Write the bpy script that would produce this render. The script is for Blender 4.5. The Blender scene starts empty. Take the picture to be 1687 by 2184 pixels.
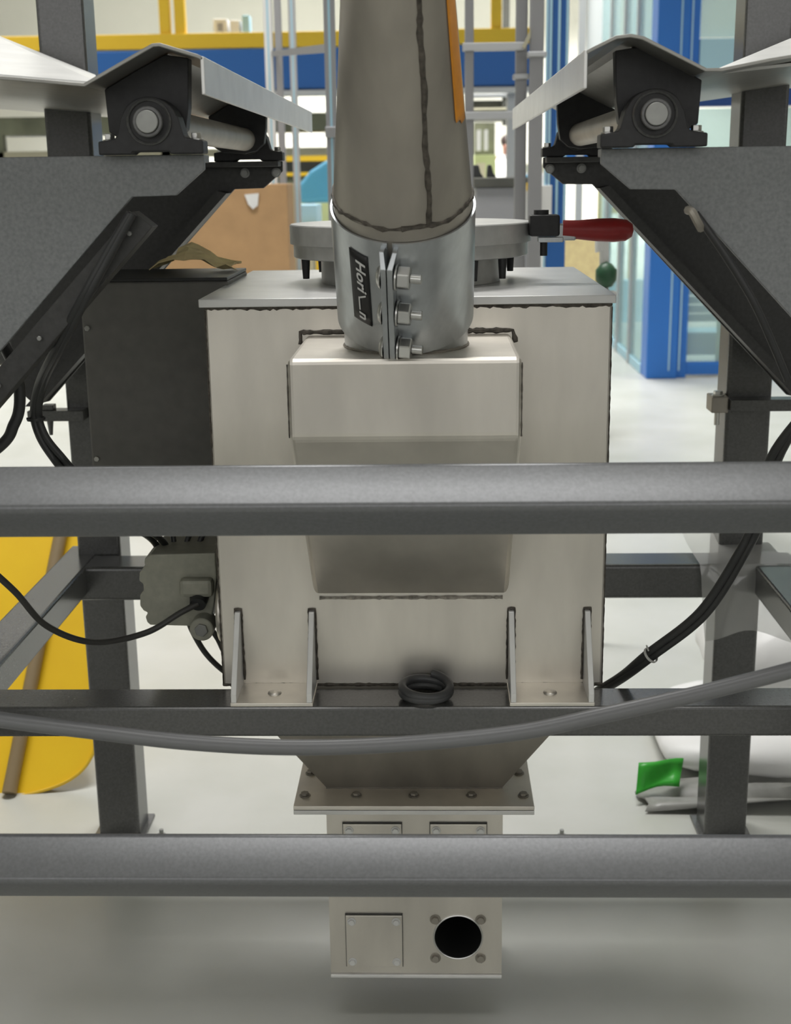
import bpy, bmesh, math, random
from mathutils import Vector, Matrix
random.seed(7)
SC = bpy.context.scene
COL = SC.collection

# ------------------------------------------------------------------ camera, world, light, exposure
F, W, H = 2780.0, 1687.0, 2184.0
PITCH, YAW, ROLL = math.atan(719 / F), math.radians(1.8), math.radians(0.8)
CAM = Vector((0.032, 0.0, 1.22))
fw = Vector((-math.sin(YAW) * math.cos(PITCH), math.cos(YAW) * math.cos(PITCH), -math.sin(PITCH)))
r0 = Vector((math.cos(YAW), math.sin(YAW), 0))
u0 = r0.cross(fw)
UP = u0 * math.cos(ROLL) + r0 * math.sin(ROLL)
RT = r0 * math.cos(ROLL) - u0 * math.sin(ROLL)
cam_d = bpy.data.cameras.new('camera')
cam_d.sensor_fit = 'HORIZONTAL'
cam_d.sensor_width = 36.0
cam_d.lens = 36.0 * F / W
cam_d.clip_start = 0.05
cam_d.clip_end = 200
cam_d.dof.use_dof = True
cam_d.dof.focus_distance = 1.6
cam_d.dof.aperture_fstop = 11.0
cam = bpy.data.objects.new('camera', cam_d)
COL.objects.link(cam)
cam.matrix_world = Matrix((
    (RT.x, UP.x, -fw.x, CAM.x), (RT.y, UP.y, -fw.y, CAM.y), (RT.z, UP.z, -fw.z, CAM.z), (0, 0, 0, 1)))
SC.camera = cam

world = bpy.data.worlds.new('hall_daylight')
SC.world = world
world.use_nodes = True
bgn = world.node_tree.nodes['Background']
bgn.inputs[0].default_value = (1.0, 0.99, 0.975, 1)
bgn.inputs[1].default_value = 0.95


def area_lamp(name, loc, sx, sy, power, col=(1, 0.985, 0.965)):
    d = bpy.data.lights.new(name, 'AREA')
    d.shape = 'RECTANGLE'
    d.size, d.size_y, d.energy, d.color = sx, sy, power, col
    o = bpy.data.objects.new(name, d)
    COL.objects.link(o)
    d.spread = math.radians(112)
    o.location = loc
    return o


LAMP_ROWS = [(0.0, 0.0, 20), (-0.6, 3.9, 76), (-4.5, 8.0, 105), (4.5, 8.0, 105), (0, 10.0, 150), (-5, 17, 170), (5, 17, 170), (0, 19, 270), (-3.5, 24.5, 330), (3.5, 24.5, 330)]  # unseen area lights; first adds bar sheen, last pair brightens the far wall
for lx, ly, pw in LAMP_ROWS:
    area_lamp('unseen_lamp', (lx, ly, 5.32), 2.8, 0.9, pw)

SC.cycles.max_bounces = 6
SC.cycles.diffuse_bounces = 3
SC.cycles.glossy_bounces = 3
SC.cycles.transmission_bounces = 4
SC.cycles.transparent_max_bounces = 8
SC.cycles.caustics_reflective = False
SC.cycles.caustics_refractive = False
SC.view_settings.view_transform = 'Standard'
SC.view_settings.look = 'None'
SC.view_settings.gamma = 1.0
SC.view_settings.use_curve_mapping = False
SC.view_settings.exposure = 0.42


def at(x, y, Y):
    """point of the place that lies on plane Y behind frame position x, y"""
    d = fw + RT * ((x - W / 2) / F) - UP * ((y - H / 2) / F)
    return CAM + d * (Y / d.y)


# ------------------------------------------------------------------ materials
MATS = {}


def mat(name, col, rough=0.5, metal=0.0, noise=0.0, scale=30.0, stretch=(1, 1, 1), bump=0.0, col2=None, spec=0.5, coat=0.0):
    m = bpy.data.materials.new(name)
    m.use_nodes = True
    nt = m.node_tree
    b = nt.nodes['Principled BSDF']
    b.inputs['Base Color'].default_value = (*col, 1)
    b.inputs['Roughness'].default_value = rough
    b.inputs['Metallic'].default_value = metal
    b.inputs['Specular IOR Level'].default_value = spec
    b.inputs['Coat Weight'].default_value = coat
    if noise > 0 or bump > 0:
        tc = nt.nodes.new('ShaderNodeTexCoord')
        mp = nt.nodes.new('ShaderNodeMapping')
        mp.inputs['Scale'].default_value = stretch
        n = nt.nodes.new('ShaderNodeTexNoise')
        n.inputs['Scale'].default_value = scale
        n.inputs['Detail'].default_value = 5
        nt.links.new(tc.outputs['Object'], mp.inputs['Vector'])
        nt.links.new(mp.outputs['Vector'], n.inputs['Vector'])
        if noise > 0:
            mx = nt.nodes.new('ShaderNodeMix')
            mx.data_type = 'RGBA'
            c2 = col2 if col2 else tuple(c * (1 - noise) for c in col)
            c1 = col if col2 else tuple(min(1, c * (1 + noise)) for c in col)
            mx.inputs[6].default_value = (*c1, 1)
            mx.inputs[7].default_value = (*c2, 1)
            rmp = nt.nodes.new('ShaderNodeMapRange')
            rmp.inputs['From Min'].default_value = 0.3
            rmp.inputs['From Max'].default_value = 0.7
            nt.links.new(n.outputs['Fac'], rmp.inputs['Value'])
            nt.links.new(rmp.outputs['Result'], mx.inputs[0])
            nt.links.new(mx.outputs[2], b.inputs['Base Color'])
        if bump > 0:
            bp = nt.nodes.new('ShaderNodeBump')
            bp.inputs['Strength'].default_value = bump
            bp.inputs['Distance'].default_value = 0.002
            nt.links.new(n.outputs['Fac'], bp.inputs['Height'])
            nt.links.new(bp.outputs['Normal'], b.inputs['Normal'])
    MATS[name] = m
    return m


mat('dark_paint', (0.085, 0.086, 0.083), 0.24, 0.0, 0.18, 260, bump=0.03, spec=0.9)
mat('plate_paint', (0.23, 0.24, 0.243), 0.48, 0.0, 0.15, 260, bump=0.03)
mat('bar_paint', (0.195, 0.20, 0.207), 0.34, 0.4, 0.10, 300, bump=0.03)
mat('black_iron', (0.018, 0.018, 0.019), 0.5, 0.0, 0.25, 120, bump=0.12)
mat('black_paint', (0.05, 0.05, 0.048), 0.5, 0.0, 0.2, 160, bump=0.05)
mat('stainless', (0.82, 0.78, 0.71), 0.40, 0.93, 0.13, 9, (1.3, 1.3, 0.4), 0.02)
mat('stainless_light', (0.86, 0.86, 0.84), 0.34, 0.30, 0.06, 20, bump=0.02)
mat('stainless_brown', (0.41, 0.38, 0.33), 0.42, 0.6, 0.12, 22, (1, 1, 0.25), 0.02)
mat('stainless_pan', (0.33, 0.325, 0.30), 0.36, 0.6, 0.08, 40, bump=0.02)
mat('cast_grey', (0.33, 0.335, 0.32), 0.45, 0.6, 0.10, 60, bump=0.05)
mat('zinc', (0.54, 0.565, 0.58), 0.33, 0.85, 0.14, 45, (1, 1, 0.4), 0.03)
mat('bolt_steel', (0.66, 0.66, 0.64), 0.28, 0.9)
mat('weld', (0.11, 0.097, 0.08), 0.6, 0.3, 0.5, 160, bump=0.6)
mat('dark_box', (0.165, 0.16, 0.145), 0.6, 0.0, 0.10, 50)
mat('rubber', (0.035, 0.036, 0.036), 0.42)
mat('cable_grey', (0.19, 0.193, 0.197), 0.36)
mat('cable_thin', (0.055, 0.054, 0.05), 0.45)
mat('tie', (0.55, 0.55, 0.52), 0.5)
mat('alu_green', (0.42, 0.42, 0.345), 0.5, 0.2, 0.10, 80, bump=0.08)
mat('orange_tape', (0.85, 0.33, 0.025), 0.5, 0.0, 0.08, 60)
mat('label_black', (0.012, 0.012, 0.012), 0.4)
mat('label_white', (0.8, 0.8, 0.78), 0.5)
mat('red_grip', (0.33, 0.02, 0.02), 0.4, 0.0, 0.12, 40)
mat('hole_black', (0.004, 0.004, 0.004), 0.9)
mat('yellow', (1.0, 0.62, 0.015), 0.45, 0.0, 0.04, 8)
mat('yellow_bar', (0.80, 0.52, 0.03), 0.5)
mat('brown_leg', (0.30, 0.22, 0.12), 0.5)
mat('blue', (0.022, 0.13, 0.42), 0.45)
mat('blue_bright', (0.02, 0.17, 0.60), 0.4)
mat('blue_dark', (0.012, 0.06, 0.24), 0.5)
mat('blue_pale', (0.42, 0.66, 0.78), 0.5)
mat('blue_tub', (0.10, 0.40, 0.62), 0.5)
mat('alu', (0.55, 0.56, 0.57), 0.42, 0.55)
mat('grey_tube', (0.36, 0.36, 0.37), 0.5, 0.1)
mat('weld_soft', (0.34, 0.315, 0.27), 0.55, 0.3, 0.4, 160, bump=0.4)
mat('hatch_steel', (0.60, 0.60, 0.585), 0.38, 0.45, 0.08, 50, bump=0.03)
mat('carton', (0.46, 0.28, 0.135), 0.75, 0.0, 0.08, 12)
mat('kraft', (0.95, 0.76, 0.40), 0.75, 0.0, 0.12, 30)
mat('white_paint', (0.82, 0.82, 0.80), 0.55)
mat('sack_white', (0.86, 0.86, 0.85), 0.45, 0.0, 0.03, 6, bump=0.1)
mat('green_label', (0.05, 0.45, 0.045), 0.35, 0.0, 0.25, 14)
mat('machine_green', (0.24, 0.25, 0.17), 0.6, 0.0, 0.35, 4)
mat('film_shade', (0.30, 0.30, 0.28), 0.35, 0.0, 0.4, 9)
mat('machine_dark', (0.10, 0.10, 0.085), 0.6, 0.0, 0.3, 5)
mat('machine_beige', (0.62, 0.58, 0.42), 0.6)
mat('valve_green', (0.03, 0.10, 0.05), 0.4)
mat('hose_dark', (0.075, 0.076, 0.078), 0.35)
mat('lime', (0.55, 0.62, 0.30), 0.6)
mat('coat_white', (0.85, 0.85, 0.84), 0.7)
mat('hair', (0.03, 0.015, 0.012), 0.6)
mat('skin', (0.30, 0.12, 0.08), 0.55)
mat('trousers', (0.03, 0.03, 0.04), 0.8)
mat('wall_plaster', (0.78, 0.77, 0.70), 0.8, 0.0, 0.04, 0.6)
mat('ceiling_paint', (0.75, 0.75, 0.72), 0.8)
mat('lamp_case', (0.8, 0.8, 0.8), 0.5)
mat('chrome', (0.75, 0.75, 0.73), 0.15, 1.0)
mat('blind', (0.72, 0.76, 0.76), 0.6)


def floor_material():
    m = bpy.data.materials.new('floor_epoxy')
    m.use_nodes = True
    nt = m.node_tree
    b = nt.nodes['Principled BSDF']
    tc = nt.nodes.new('ShaderNodeTexCoord')
    n = nt.nodes.new('ShaderNodeTexNoise')
    n.inputs['Scale'].default_value = 3.5
    n.inputs['Detail'].default_value = 6
    n2 = nt.nodes.new('ShaderNodeTexNoise')
    n2.inputs['Scale'].default_value = 90
    n2.inputs['Detail'].default_value = 3
    cr = nt.nodes.new('ShaderNodeValToRGB')
    cr.color_ramp.elements[0].position = 0.3
    cr.color_ramp.elements[0].color = (0.53, 0.54, 0.49, 1)
    cr.color_ramp.elements[1].position = 0.7
    cr.color_ramp.elements[1].color = (0.62, 0.625, 0.59, 1)
    bp = nt.nodes.new('ShaderNodeBump')
    bp.inputs['Strength'].default_value = 0.06
    bp.inputs['Distance'].default_value = 0.002
    nt.links.new(tc.outputs['Object'], n.inputs['Vector'])
    nt.links.new(tc.outputs['Object'], n2.inputs['Vector'])
    nt.links.new(n.outputs['Fac'], cr.inputs['Fac'])
    nt.links.new(cr.outputs['Color'], b.inputs['Base Color'])
    nt.links.new(n2.outputs['Fac'], bp.inputs['Height'])
    nt.links.new(bp.outputs['Normal'], b.inputs['Normal'])
    b.inputs['Roughness'].default_value = 0.32
    MATS['floor'] = m


floor_material()


def clear_material(name, tint, gloss, body=0.0, bodycol=(0.8, 0.85, 0.85)):
    m = bpy.data.materials.new(name)
    m.use_nodes = True
    nt = m.node_tree
    nt.nodes.remove(nt.nodes['Principled BSDF'])
    out = nt.nodes['Material Output']
    tr = nt.nodes.new('ShaderNodeBsdfTransparent')
    tr.inputs[0].default_value = (*tint, 1)
    gl = nt.nodes.new('ShaderNodeBsdfGlossy')
    gl.inputs['Roughness'].default_value = 0.08
    mx = nt.nodes.new('ShaderNodeMixShader')
    mx.inputs[0].default_value = gloss
    nt.links.new(tr.outputs[0], mx.inputs[1])
    nt.links.new(gl.outputs[0], mx.inputs[2])
    last = mx
    if body > 0:
        df = nt.nodes.new('ShaderNodeBsdfDiffuse')
        df.inputs[0].default_value = (*bodycol, 1)
        m2 = nt.nodes.new('ShaderNodeMixShader')
        m2.inputs[0].default_value = body
        nt.links.new(mx.outputs[0], m2.inputs[1])
        nt.links.new(df.outputs[0], m2.inputs[2])
        last = m2
    nt.links.new(last.outputs[0], out.inputs['Surface'])
    MATS[name] = m


clear_material('glass', (0.80, 0.92, 0.92), 0.10, 0.30, (0.55, 0.68, 0.70))
clear_material('film', (0.92, 0.93, 0.92), 0.12, 0.45, (0.80, 0.80, 0.77))


# ------------------------------------------------------------------ mesh helpers
class MB:
    def __init__(s):
        s.v, s.f, s.sm = [], [], []

    def add(s, vs, fs, smooth=False):
        o = len(s.v)
        s.v += [tuple(v) for v in vs]
        s.f += [tuple(i + o for i in f) for f in fs]
        s.sm += [smooth] * len(fs)
        return s

    def box(s, x0, x1, y0, y1, z0, z1):
        x0, x1 = min(x0, x1), max(x0, x1)
        y0, y1 = min(y0, y1), max(y0, y1)
        z0, z1 = min(z0, z1), max(z0, z1)
        v = [(x0, y0, z0), (x1, y0, z0), (x1, y1, z0), (x0, y1, z0), (x0, y0, z1), (x1, y0, z1), (x1, y1, z1), (x0, y1, z1)]
        return s.add(v, [(0, 3, 2, 1), (4, 5, 6, 7), (0, 1, 5, 4), (1, 2, 6, 5), (2, 3, 7, 6), (3, 0, 4, 7)])

    def prism(s, poly, a0, a1, axis='y', smooth=False):
        """poly in the plane across axis, pushed from a0 to a1"""
        def P(p, a):
            if axis == 'y':
                return (p[0], a, p[1])
            if axis == 'x':
                return (a, p[0], p[1])
            return (p[0], p[1], a)
        n = len(poly)
        v = [P(p, a0) for p in poly] + [P(p, a1) for p in poly]
        fs = [tuple(range(n)), tuple(range(2 * n - 1, n - 1, -1))]
        s.add(v, fs)
        s.add(v, [(i, n + i, n + (i + 1) % n, (i + 1) % n) for i in range(n)], smooth)
        return s

    def cyl(s, p0, p1, ra, rb=None, n=24, caps=True, smooth=True):
        rb = ra if rb is None else rb
        p0, p1 = Vector(p0), Vector(p1)
        d = (p1 - p0).normalized()
        a = d.orthogonal().normalized()
        b = d.cross(a)
        v = []
        for p, r in ((p0, ra), (p1, rb)):
            for i in range(n):
                t = 2 * math.pi * i / n
                v.append(p + a * (r * math.cos(t)) + b * (r * math.sin(t)))
        s.add(v, [(i, (i + 1) % n, n + (i + 1) % n, n + i) for i in range(n)], smooth)
        if caps:
            s.add(v[:n], [tuple(range(n - 1, -1, -1))])
            s.add(v[n:], [tuple(range(n))])
        return s

    def lathe(s, p0, d, prof, n=32, smooth=True):
        """prof: (distance along d, radius); closed where radius is 0"""
        p0, d = Vector(p0), Vector(d).normalized()
        a = d.orthogonal().normalized()
        b = d.cross(a)
        v = []
        for h, r in prof:
            for i in range(n):
                t = 2 * math.pi * i / n
                v.append(p0 + d * h + a * (r * math.cos(t)) + b * (r * math.sin(t)))
        fs = []
        for k in range(len(prof) - 1):
            for i in range(n):
                j = (i + 1) % n
                fs.append((k * n + i, k * n + j, (k + 1) * n + j, (k + 1) * n + i))
        return s.add(v, fs, smooth)

    def tube(s, pts, r, n=12, caps=True):
        pts = [Vector(p) for p in pts]
        m = len(pts)
        rs = r if isinstance(r, (list, tuple)) else [r] * m
        t0 = (pts[1] - pts[0]).normalized()
        a = t0.orthogonal().normalized()
        v = []
        for k, p in enumerate(pts):
            t = (pts[min(k + 1, m - 1)] - pts[max(k - 1, 0)]).normalized()
            a = (a - t * a.dot(t)).normalized()
            b = t.cross(a)
            for i in range(n):
                w = 2 * math.pi * i / n
                v.append(p + a * (rs[k] * math.cos(w)) + b * (rs[k] * math.sin(w)))
        fs = [(k * n + i, k * n + (i + 1) % n, (k + 1) * n + (i + 1) % n, (k + 1) * n + i) for k in range(m - 1) for i in range(n)]
        s.add(v, fs, True)
        if caps:
            s.add(v[:n], [tuple(range(n - 1, -1, -1))])
            s.add(v[-n:], [tuple(range(n))])
        return s

    def build(s, name, m, parent=None, bevel=0.0, seg=2, subsurf=0):
        me = bpy.data.meshes.new(name)
        bm = bmesh.new()
        vs = [bm.verts.new(v) for v in s.v]
        for f, sm in zip(s.f, s.sm):
            try:
                bf = bm.faces.new([vs[i] for i in f])
                bf.smooth = sm
            except ValueError:
                pass
        bmesh.ops.remove_doubles(bm, verts=bm.verts, dist=1e-6)
        bmesh.ops.recalc_face_normals(bm, faces=bm.faces)
        bm.to_mesh(me)
        bm.free()
        if any(s.sm):
            me.set_sharp_from_angle(angle=math.radians(42))
        me.materials.append(MATS[m])
        o = bpy.data.objects.new(name, me)
        COL.objects.link(o)
        if parent:
            o.parent = parent
            o.matrix_parent_inverse = parent.matrix_world.inverted()
        if bevel > 0:
            b = o.modifiers.new('bevel', 'BEVEL')
            b.width, b.segments, b.limit_method = bevel, seg, 'ANGLE'
            b.angle_limit = math.radians(35)
            b.harden_normals = False
        if subsurf:
            u = o.modifiers.new('smooth', 'SUBSURF')
            u.levels = u.render_levels = subsurf
        return o


def spline(pts, n=10):
    pts = [Vector(p) for p in pts]
    out = []
    for i in range(len(pts) - 1):
        p0, p1, p2, p3 = pts[max(i - 1, 0)], pts[i], pts[i + 1], pts[min(i + 2, len(pts) - 1)]
        for k in range(n):
            t = k / n
            out.append(0.5 * ((2 * p1) + (p2 - p0) * t + (2 * p0 - 5 * p1 + 4 * p2 - p3) * t * t + (3 * p1 - p0 - 3 * p2 + p3) * t ** 3))
    out.append(pts[-1])
    return out


def tag(o, label=None, cat=None, group=None, kind=None):
    for k, v in (('label', label), ('category', cat), ('group', group), ('kind', kind)):
        if v:
            o[k] = v
    return o


def thing(name, label, cat, loc=(0, 0, 0), group=None):
    o = bpy.data.objects.new(name, None)
    COL.objects.link(o)
    o.location = loc
    o.empty_display_size = 0.05
    o.matrix_world = Matrix.Translation(loc)
    return tag(o, label, cat, group)


def box(name, m, parent, *b, bevel=0.0015):
    return MB().box(*b).build(name, m, parent, bevel)


def bolt(parent, p, d, r=0.007, h=0.005, m='bolt_steel', name='bolt', washer=True):
    p, d = Vector(p), Vector(d).normalized()
    b = MB()
    if washer:
        b.cyl(p, p + d * (h * 0.25), r * 1.35, n=18)
    b.cyl(p + d * (h * 0.25 if washer else 0), p + d * h, r, n=6, smooth=False)
    return b.build(name, m, parent, 0.0004, 1)


# ------------------------------------------------------------------ the hall
tag(MB().box(-14, 16, -5, 27, -0.1, 0).build('floor', 'floor'), 'pale polished factory floor', None, None, 'structure')
tag(MB().box(-14, 16, 26.8, 27, 0, 5.6).build('wall_back', 'wall_plaster'), 'bright far wall of the hall', None, None, 'structure')
tag(MB().box(-14.2, -14, -5, 27, 0, 5.6).build('wall_left', 'wall_plaster'), 'pale side wall of the hall', None, None, 'structure')
tag(MB().box(16, 16.2, -5, 27, 0, 5.6).build('wall_right', 'wall_plaster'), 'pale side wall of the hall', None, None, 'structure')
cl = MB().box(-14, 16, -5.2, 11.0, 5.6, 5.7)  # gap left in the unseen ceiling, added to put sheen on the rails
cl.box(-14, 16, 15.8, 27, 5.6, 5.7)
cl.box(-14, -9, 11.0, 15.8, 5.6, 5.7)
cl.box(11, 16, 11.0, 15.8, 5.6, 5.7)
tag(cl.build('ceiling', 'ceiling_paint'), 'pale ceiling of the hall with a long opening added to let light in', None, None, 'structure')
wf = MB().box(-14, 16, -5.2, -5, 4.0, 5.6)  # unseen wall; its opening is made up to shape the frontal light
wf.box(-14, 16, -5.2, -5, 0, 1.5)
wf.box(-14, -8, -5.2, -5, 1.5, 4.0)
wf.box(9, 16, -5.2, -5, 1.5, 4.0)
tag(wf.build('wall_front', 'wall_plaster'), 'unseen pale wall behind the viewer with an opening added for front light', None, None, 'structure')

# ------------------------------------------------------------------ machine frame
FR = thing('machine_frame', 'dark grey welded tube frame carrying the hopper and bearings', 'machine frame', (0, 1.8, 0))
DZ = 0.0

for s in (-1, 1):
    # rear post
    post = MB().box(s * 0.535, s * 0.613, 2.24, 2.32, 0, 2.3).build('post', 'dark_paint', FR, 0.006, 3)
    MB().box(s * 0.525, s * 0.623, 2.23, 2.33, 0, 0.005).build('base_plate', 'dark_paint', post, 0.001)
    # front post, beside the guard rails
    fp = MB().box(s * 0.585, s * 0.655, 1.165, 1.235, 0, 1.05).build('post', 'dark_paint', FR, 0.006, 3)
    # side rail
    MB().box(s * 0.578, s * 0.640, 1.235, 2.30, 0.515, 0.565).build('side_rail', 'dark_paint', FR, 0.005, 3)
    # clamp plate with bolts on the rear post
    if s < 0:
        continue
    cp = MB().box(s * 0.535, s * 0.68, 2.205, 2.239, 0.822, 0.842).build('clamp_plate', 'dark_paint', FR, 0.001)
    cq = MB().box(s * 0.505, s * 0.534, 2.215, 2.26, 0.818, 0.846).build('clamp_plate', 'stainless_brown', FR, 0.002)
    bolt(cq, (s * 0.518, 2.23, 0.846), (0, 0, 1), 0.008, 0.008)
    MB().cyl((s * 0.518, 2.23, 0.818), (s * 0.518, 2.23, 0.795), 0.0045).build('bolt_end', 'bolt_steel', cq)
lp = MB().box(-0.672, -0.575, 2.205, 2.239, 0.815, 0.833).build('clamp_plate', 'dark_paint', FR, 0.001)
MB().box(-0.648, -0.628, 2.212, 2.232, 0.833, 0.842).build('bolt', 'dark_paint', lp, 0.001)
MB().cyl((-0.638, 2.222, 0.815), (-0.638, 2.222, 0.788), 0.006, 0.003).build('bolt_end', 'dark_paint', lp)
# rails across
MB().box(-0.64, 0.66, 2.16, 2.239, 0.503, 0.564).build('rail', 'dark_paint', FR, 0.006, 3)
MB().box(-0.66, 0.66, 1.530, 1.5945, 0.529, 0.5695).build('rail', 'dark_paint', FR, 0.004, 3)
# sloping tube behind the cables
MB().prism([(-0.98, 0.86), (-0.98, 0.94), (-0.55, 1.01), (-0.55, 0.925)], 2.34, 2.42, 'y').build('sloping_tube', 'dark_paint', FR, 0.006, 3)


def diamond(zc, yc, side, phi):
    a = math.radians(phi)
    h = side / 2
    r = side * 0.13
    out = []
    for qx, qz, st in ((1, 1, 0), (-1, 1, 90), (-1, -1, 180), (1, -1, 270)):
        cxx, czz = qx * (h - r), qz * (h - r)
        for k in range(6):
            w = math.radians(st + k * 18)
            x, z = cxx + r * math.cos(w), czz + r * math.sin(w)
            out.append((yc + x * math.cos(a) - z * math.sin(a), zc + x * math.sin(a) + z * math.cos(a)))
    return out


for zc in (0.9385, 0.5745):
    MB().prism(diamond(zc, 1.132, 0.0495, 43), -0.75, 0.75, 'x', True).build('guard_rail', 'bar_paint', FR)
    for s in (-1, 1):
        MB().box(s * 0.60, s * 0.64, 1.132, 1.17, zc - 0.015, zc + 0.015).build('rail_stub', 'dark_paint', FR, 0.002)


def bracket_poly(s):
    p = [(0.203, 1.243), (0.203, 1.228), (0.234, 1.2025), (0.280, 1.2015), (0.600, 0.868), (0.625, 0.862), (0.648, 0.885), (0.655, 0.93), (0.655, 1.243)]
    return [(s * x, z) for x, z in p]


for s in (-1, 1):
    a = MB().prism(bracket_poly(s), 1.380, 1.388, 'y').build('bracket_plate', 'plate_paint', FR, 0.001)
    MB().box(s * 0.205, s * 0.655, 1.388, 1.425, 1.235, 1.243).build('top_flange', 'plate_paint', a, 0.001)
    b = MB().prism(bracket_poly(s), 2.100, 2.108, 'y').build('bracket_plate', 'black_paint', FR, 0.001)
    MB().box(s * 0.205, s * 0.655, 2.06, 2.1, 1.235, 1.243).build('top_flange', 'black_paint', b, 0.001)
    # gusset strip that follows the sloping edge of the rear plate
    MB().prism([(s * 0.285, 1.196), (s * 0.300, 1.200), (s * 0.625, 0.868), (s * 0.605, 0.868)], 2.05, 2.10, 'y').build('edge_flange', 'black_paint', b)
    for (bx, bz) in ((0.213, 1.226), (0.262, 1.226)):
        bolt(b, (s * bx, 2.0995, bz), (0, -1, 0), 0.0055, 0.010, 'cast_grey')
    # angle strip and clips under the front plate edge
    d = Vector((s * 0.32, 0, -0.3335)).normalized()
    nrm = Vector((-d.z * s, 0, d.x * s)) * 1.0
    p0 = Vector((s * 0.287, 1.384, 1.199))
    st = MB()
    q0 = p0 - Vector((s * 0.006, 0, 0.012))
    q1 = q0 + d * 0.42
    off = Vector((-s * 0.020, 0, -0.016))
    st.add([q0, q1, q1 + off, q0 + off * 1.0, q0 + Vector((0, 0.03, 0)), q1 + Vector((0, 0.03, 0)), q1 + off + Vector((0, 0.03, 0)), q0 + off + Vector((0, 0.03, 0))],
           [(0, 1, 2, 3), (4, 7, 6, 5), (0, 4, 5, 1), (1, 5, 6, 2), (2, 6, 7, 3), (3, 7, 4, 0)])
    if s < 0:
        sp = st.build('cable_tray', 'black_paint', FR, 0.001)
        for k in (0.02, 0.17, 0.24):
            c = q0 + d * k + off * 0.5 + Vector((0, -0.002, 0))
            bolt(sp, c, (0, -1, 0), 0.0028, 0.003, 'cast_grey', washer=False)


# ------------------------------------------------------------------ pillow blocks, shafts, pans
def pillow_block(s, y0, label):
    cx, cz, zb = s * 0.2515, 1.2745, 1.2432
    t = thing('pillow_block', label, 'bearing', (cx, y0 + 0.014, zb), 'pillow block bearings')
    prof = [(-0.053, 0), (-0.053, 0.013), (-0.036, 0.0155), (-0.0335, 0.019), (-0.029, 0.036)]
    for k in range(13):
        w = math.radians(165 - k * 12.5)
        prof.append((0.0285 * math.cos(w), 0.0312 + 0.0245 * math.sin(w)))
    prof += [(0.029, 0.036), (0.0335, 0.019), (0.036, 0.0155), (0.053, 0.013), (0.053, 0), (0.020, 0), (0.018, 0.0026), (-0.018, 0.0026), (-0.020, 0)]
    MB().prism([(cx + x, zb + z) for x, z in prof], y0, y0 + 0.030, 'y').build('housing', 'black_iron', t, 0.0015, 2)
    f = Vector((0, -1, 0))
    c = Vector((cx, y0 + 0.004, cz))
    MB().lathe(c, f, [(0, 0.0225), (0.006, 0.0225), (0.007, 0.0215), (0.006, 0.0200), (0.003, 0.0195)], 40).build('seal_ring', 'dark_paint', t)
    MB().lathe(c, f, [(0.0025, 0.0196), (0.0035, 0.0150), (0.004, 0.0149)], 40).build('bearing_seal', 'black_iron', t)
    MB().lathe(c, f, [(0.003, 0.0150), (0.012, 0.0150), (0.0128, 0.0142), (0.0128, 0.0118), (0.006, 0.0116)], 40).build('inner_ring', 'dark_paint', t)
    for k in (-1, 1):
        bolt(t, (cx + k * 0.044, y0 + 0.015, zb + 0.0134), (0, 0, 1), 0.0055, 0.0075)
    return t


pillow_block(-1, 1.352, 'black pillow block bearing on the near bracket, left of the pipe')
pillow_block(1, 1.352, 'black pillow block bearing on the near bracket, right of the pipe')
pillow_block(-1, 2.066, 'black pillow block bearing on the far bracket, left of the pipe')
pillow_block(1, 2.066, 'black pillow block bearing on the far bracket, right of the pipe')
for s, lb in ((-1, 'grey steel shaft through the bearings left of the pipe'), (1, 'grey steel shaft through the bearings right of the pipe')):
    cx = s * 0.2515
    t = thing('shaft', lb, 'shaft', (cx, 1.35, 1.2745), 'shafts under the pans')
    MB().cyl((cx, 1.340, 1.2745), (cx, 2.11, 1.2745), 0.0112, n=28).build('shaft_rod', 'cast_grey', t, 0.0008)
    MB().cyl((cx, 1.384, 1.2745), (cx, 2.064, 1.2745), 0.0165, n=28).build('shaft_sleeve', 'stainless_brown', t)


def sheet_profile(poly, th):
    """offset polyline into a thin closed section"""
    n = len(poly)
    lo = []
    for i in range(n):
        a = Vector(poly[max(i - 1, 0)])
        b = Vector(poly[min(i + 1, n - 1)])
        d = (b - a).normalized()
        nn = Vector((d.y, -d.x))
        if nn.y > 0:
            nn = -nn
        lo.append((poly[i][0] + nn.x * th, poly[i][1] + nn.y * th))
    return poly + lo[::-1]


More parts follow.
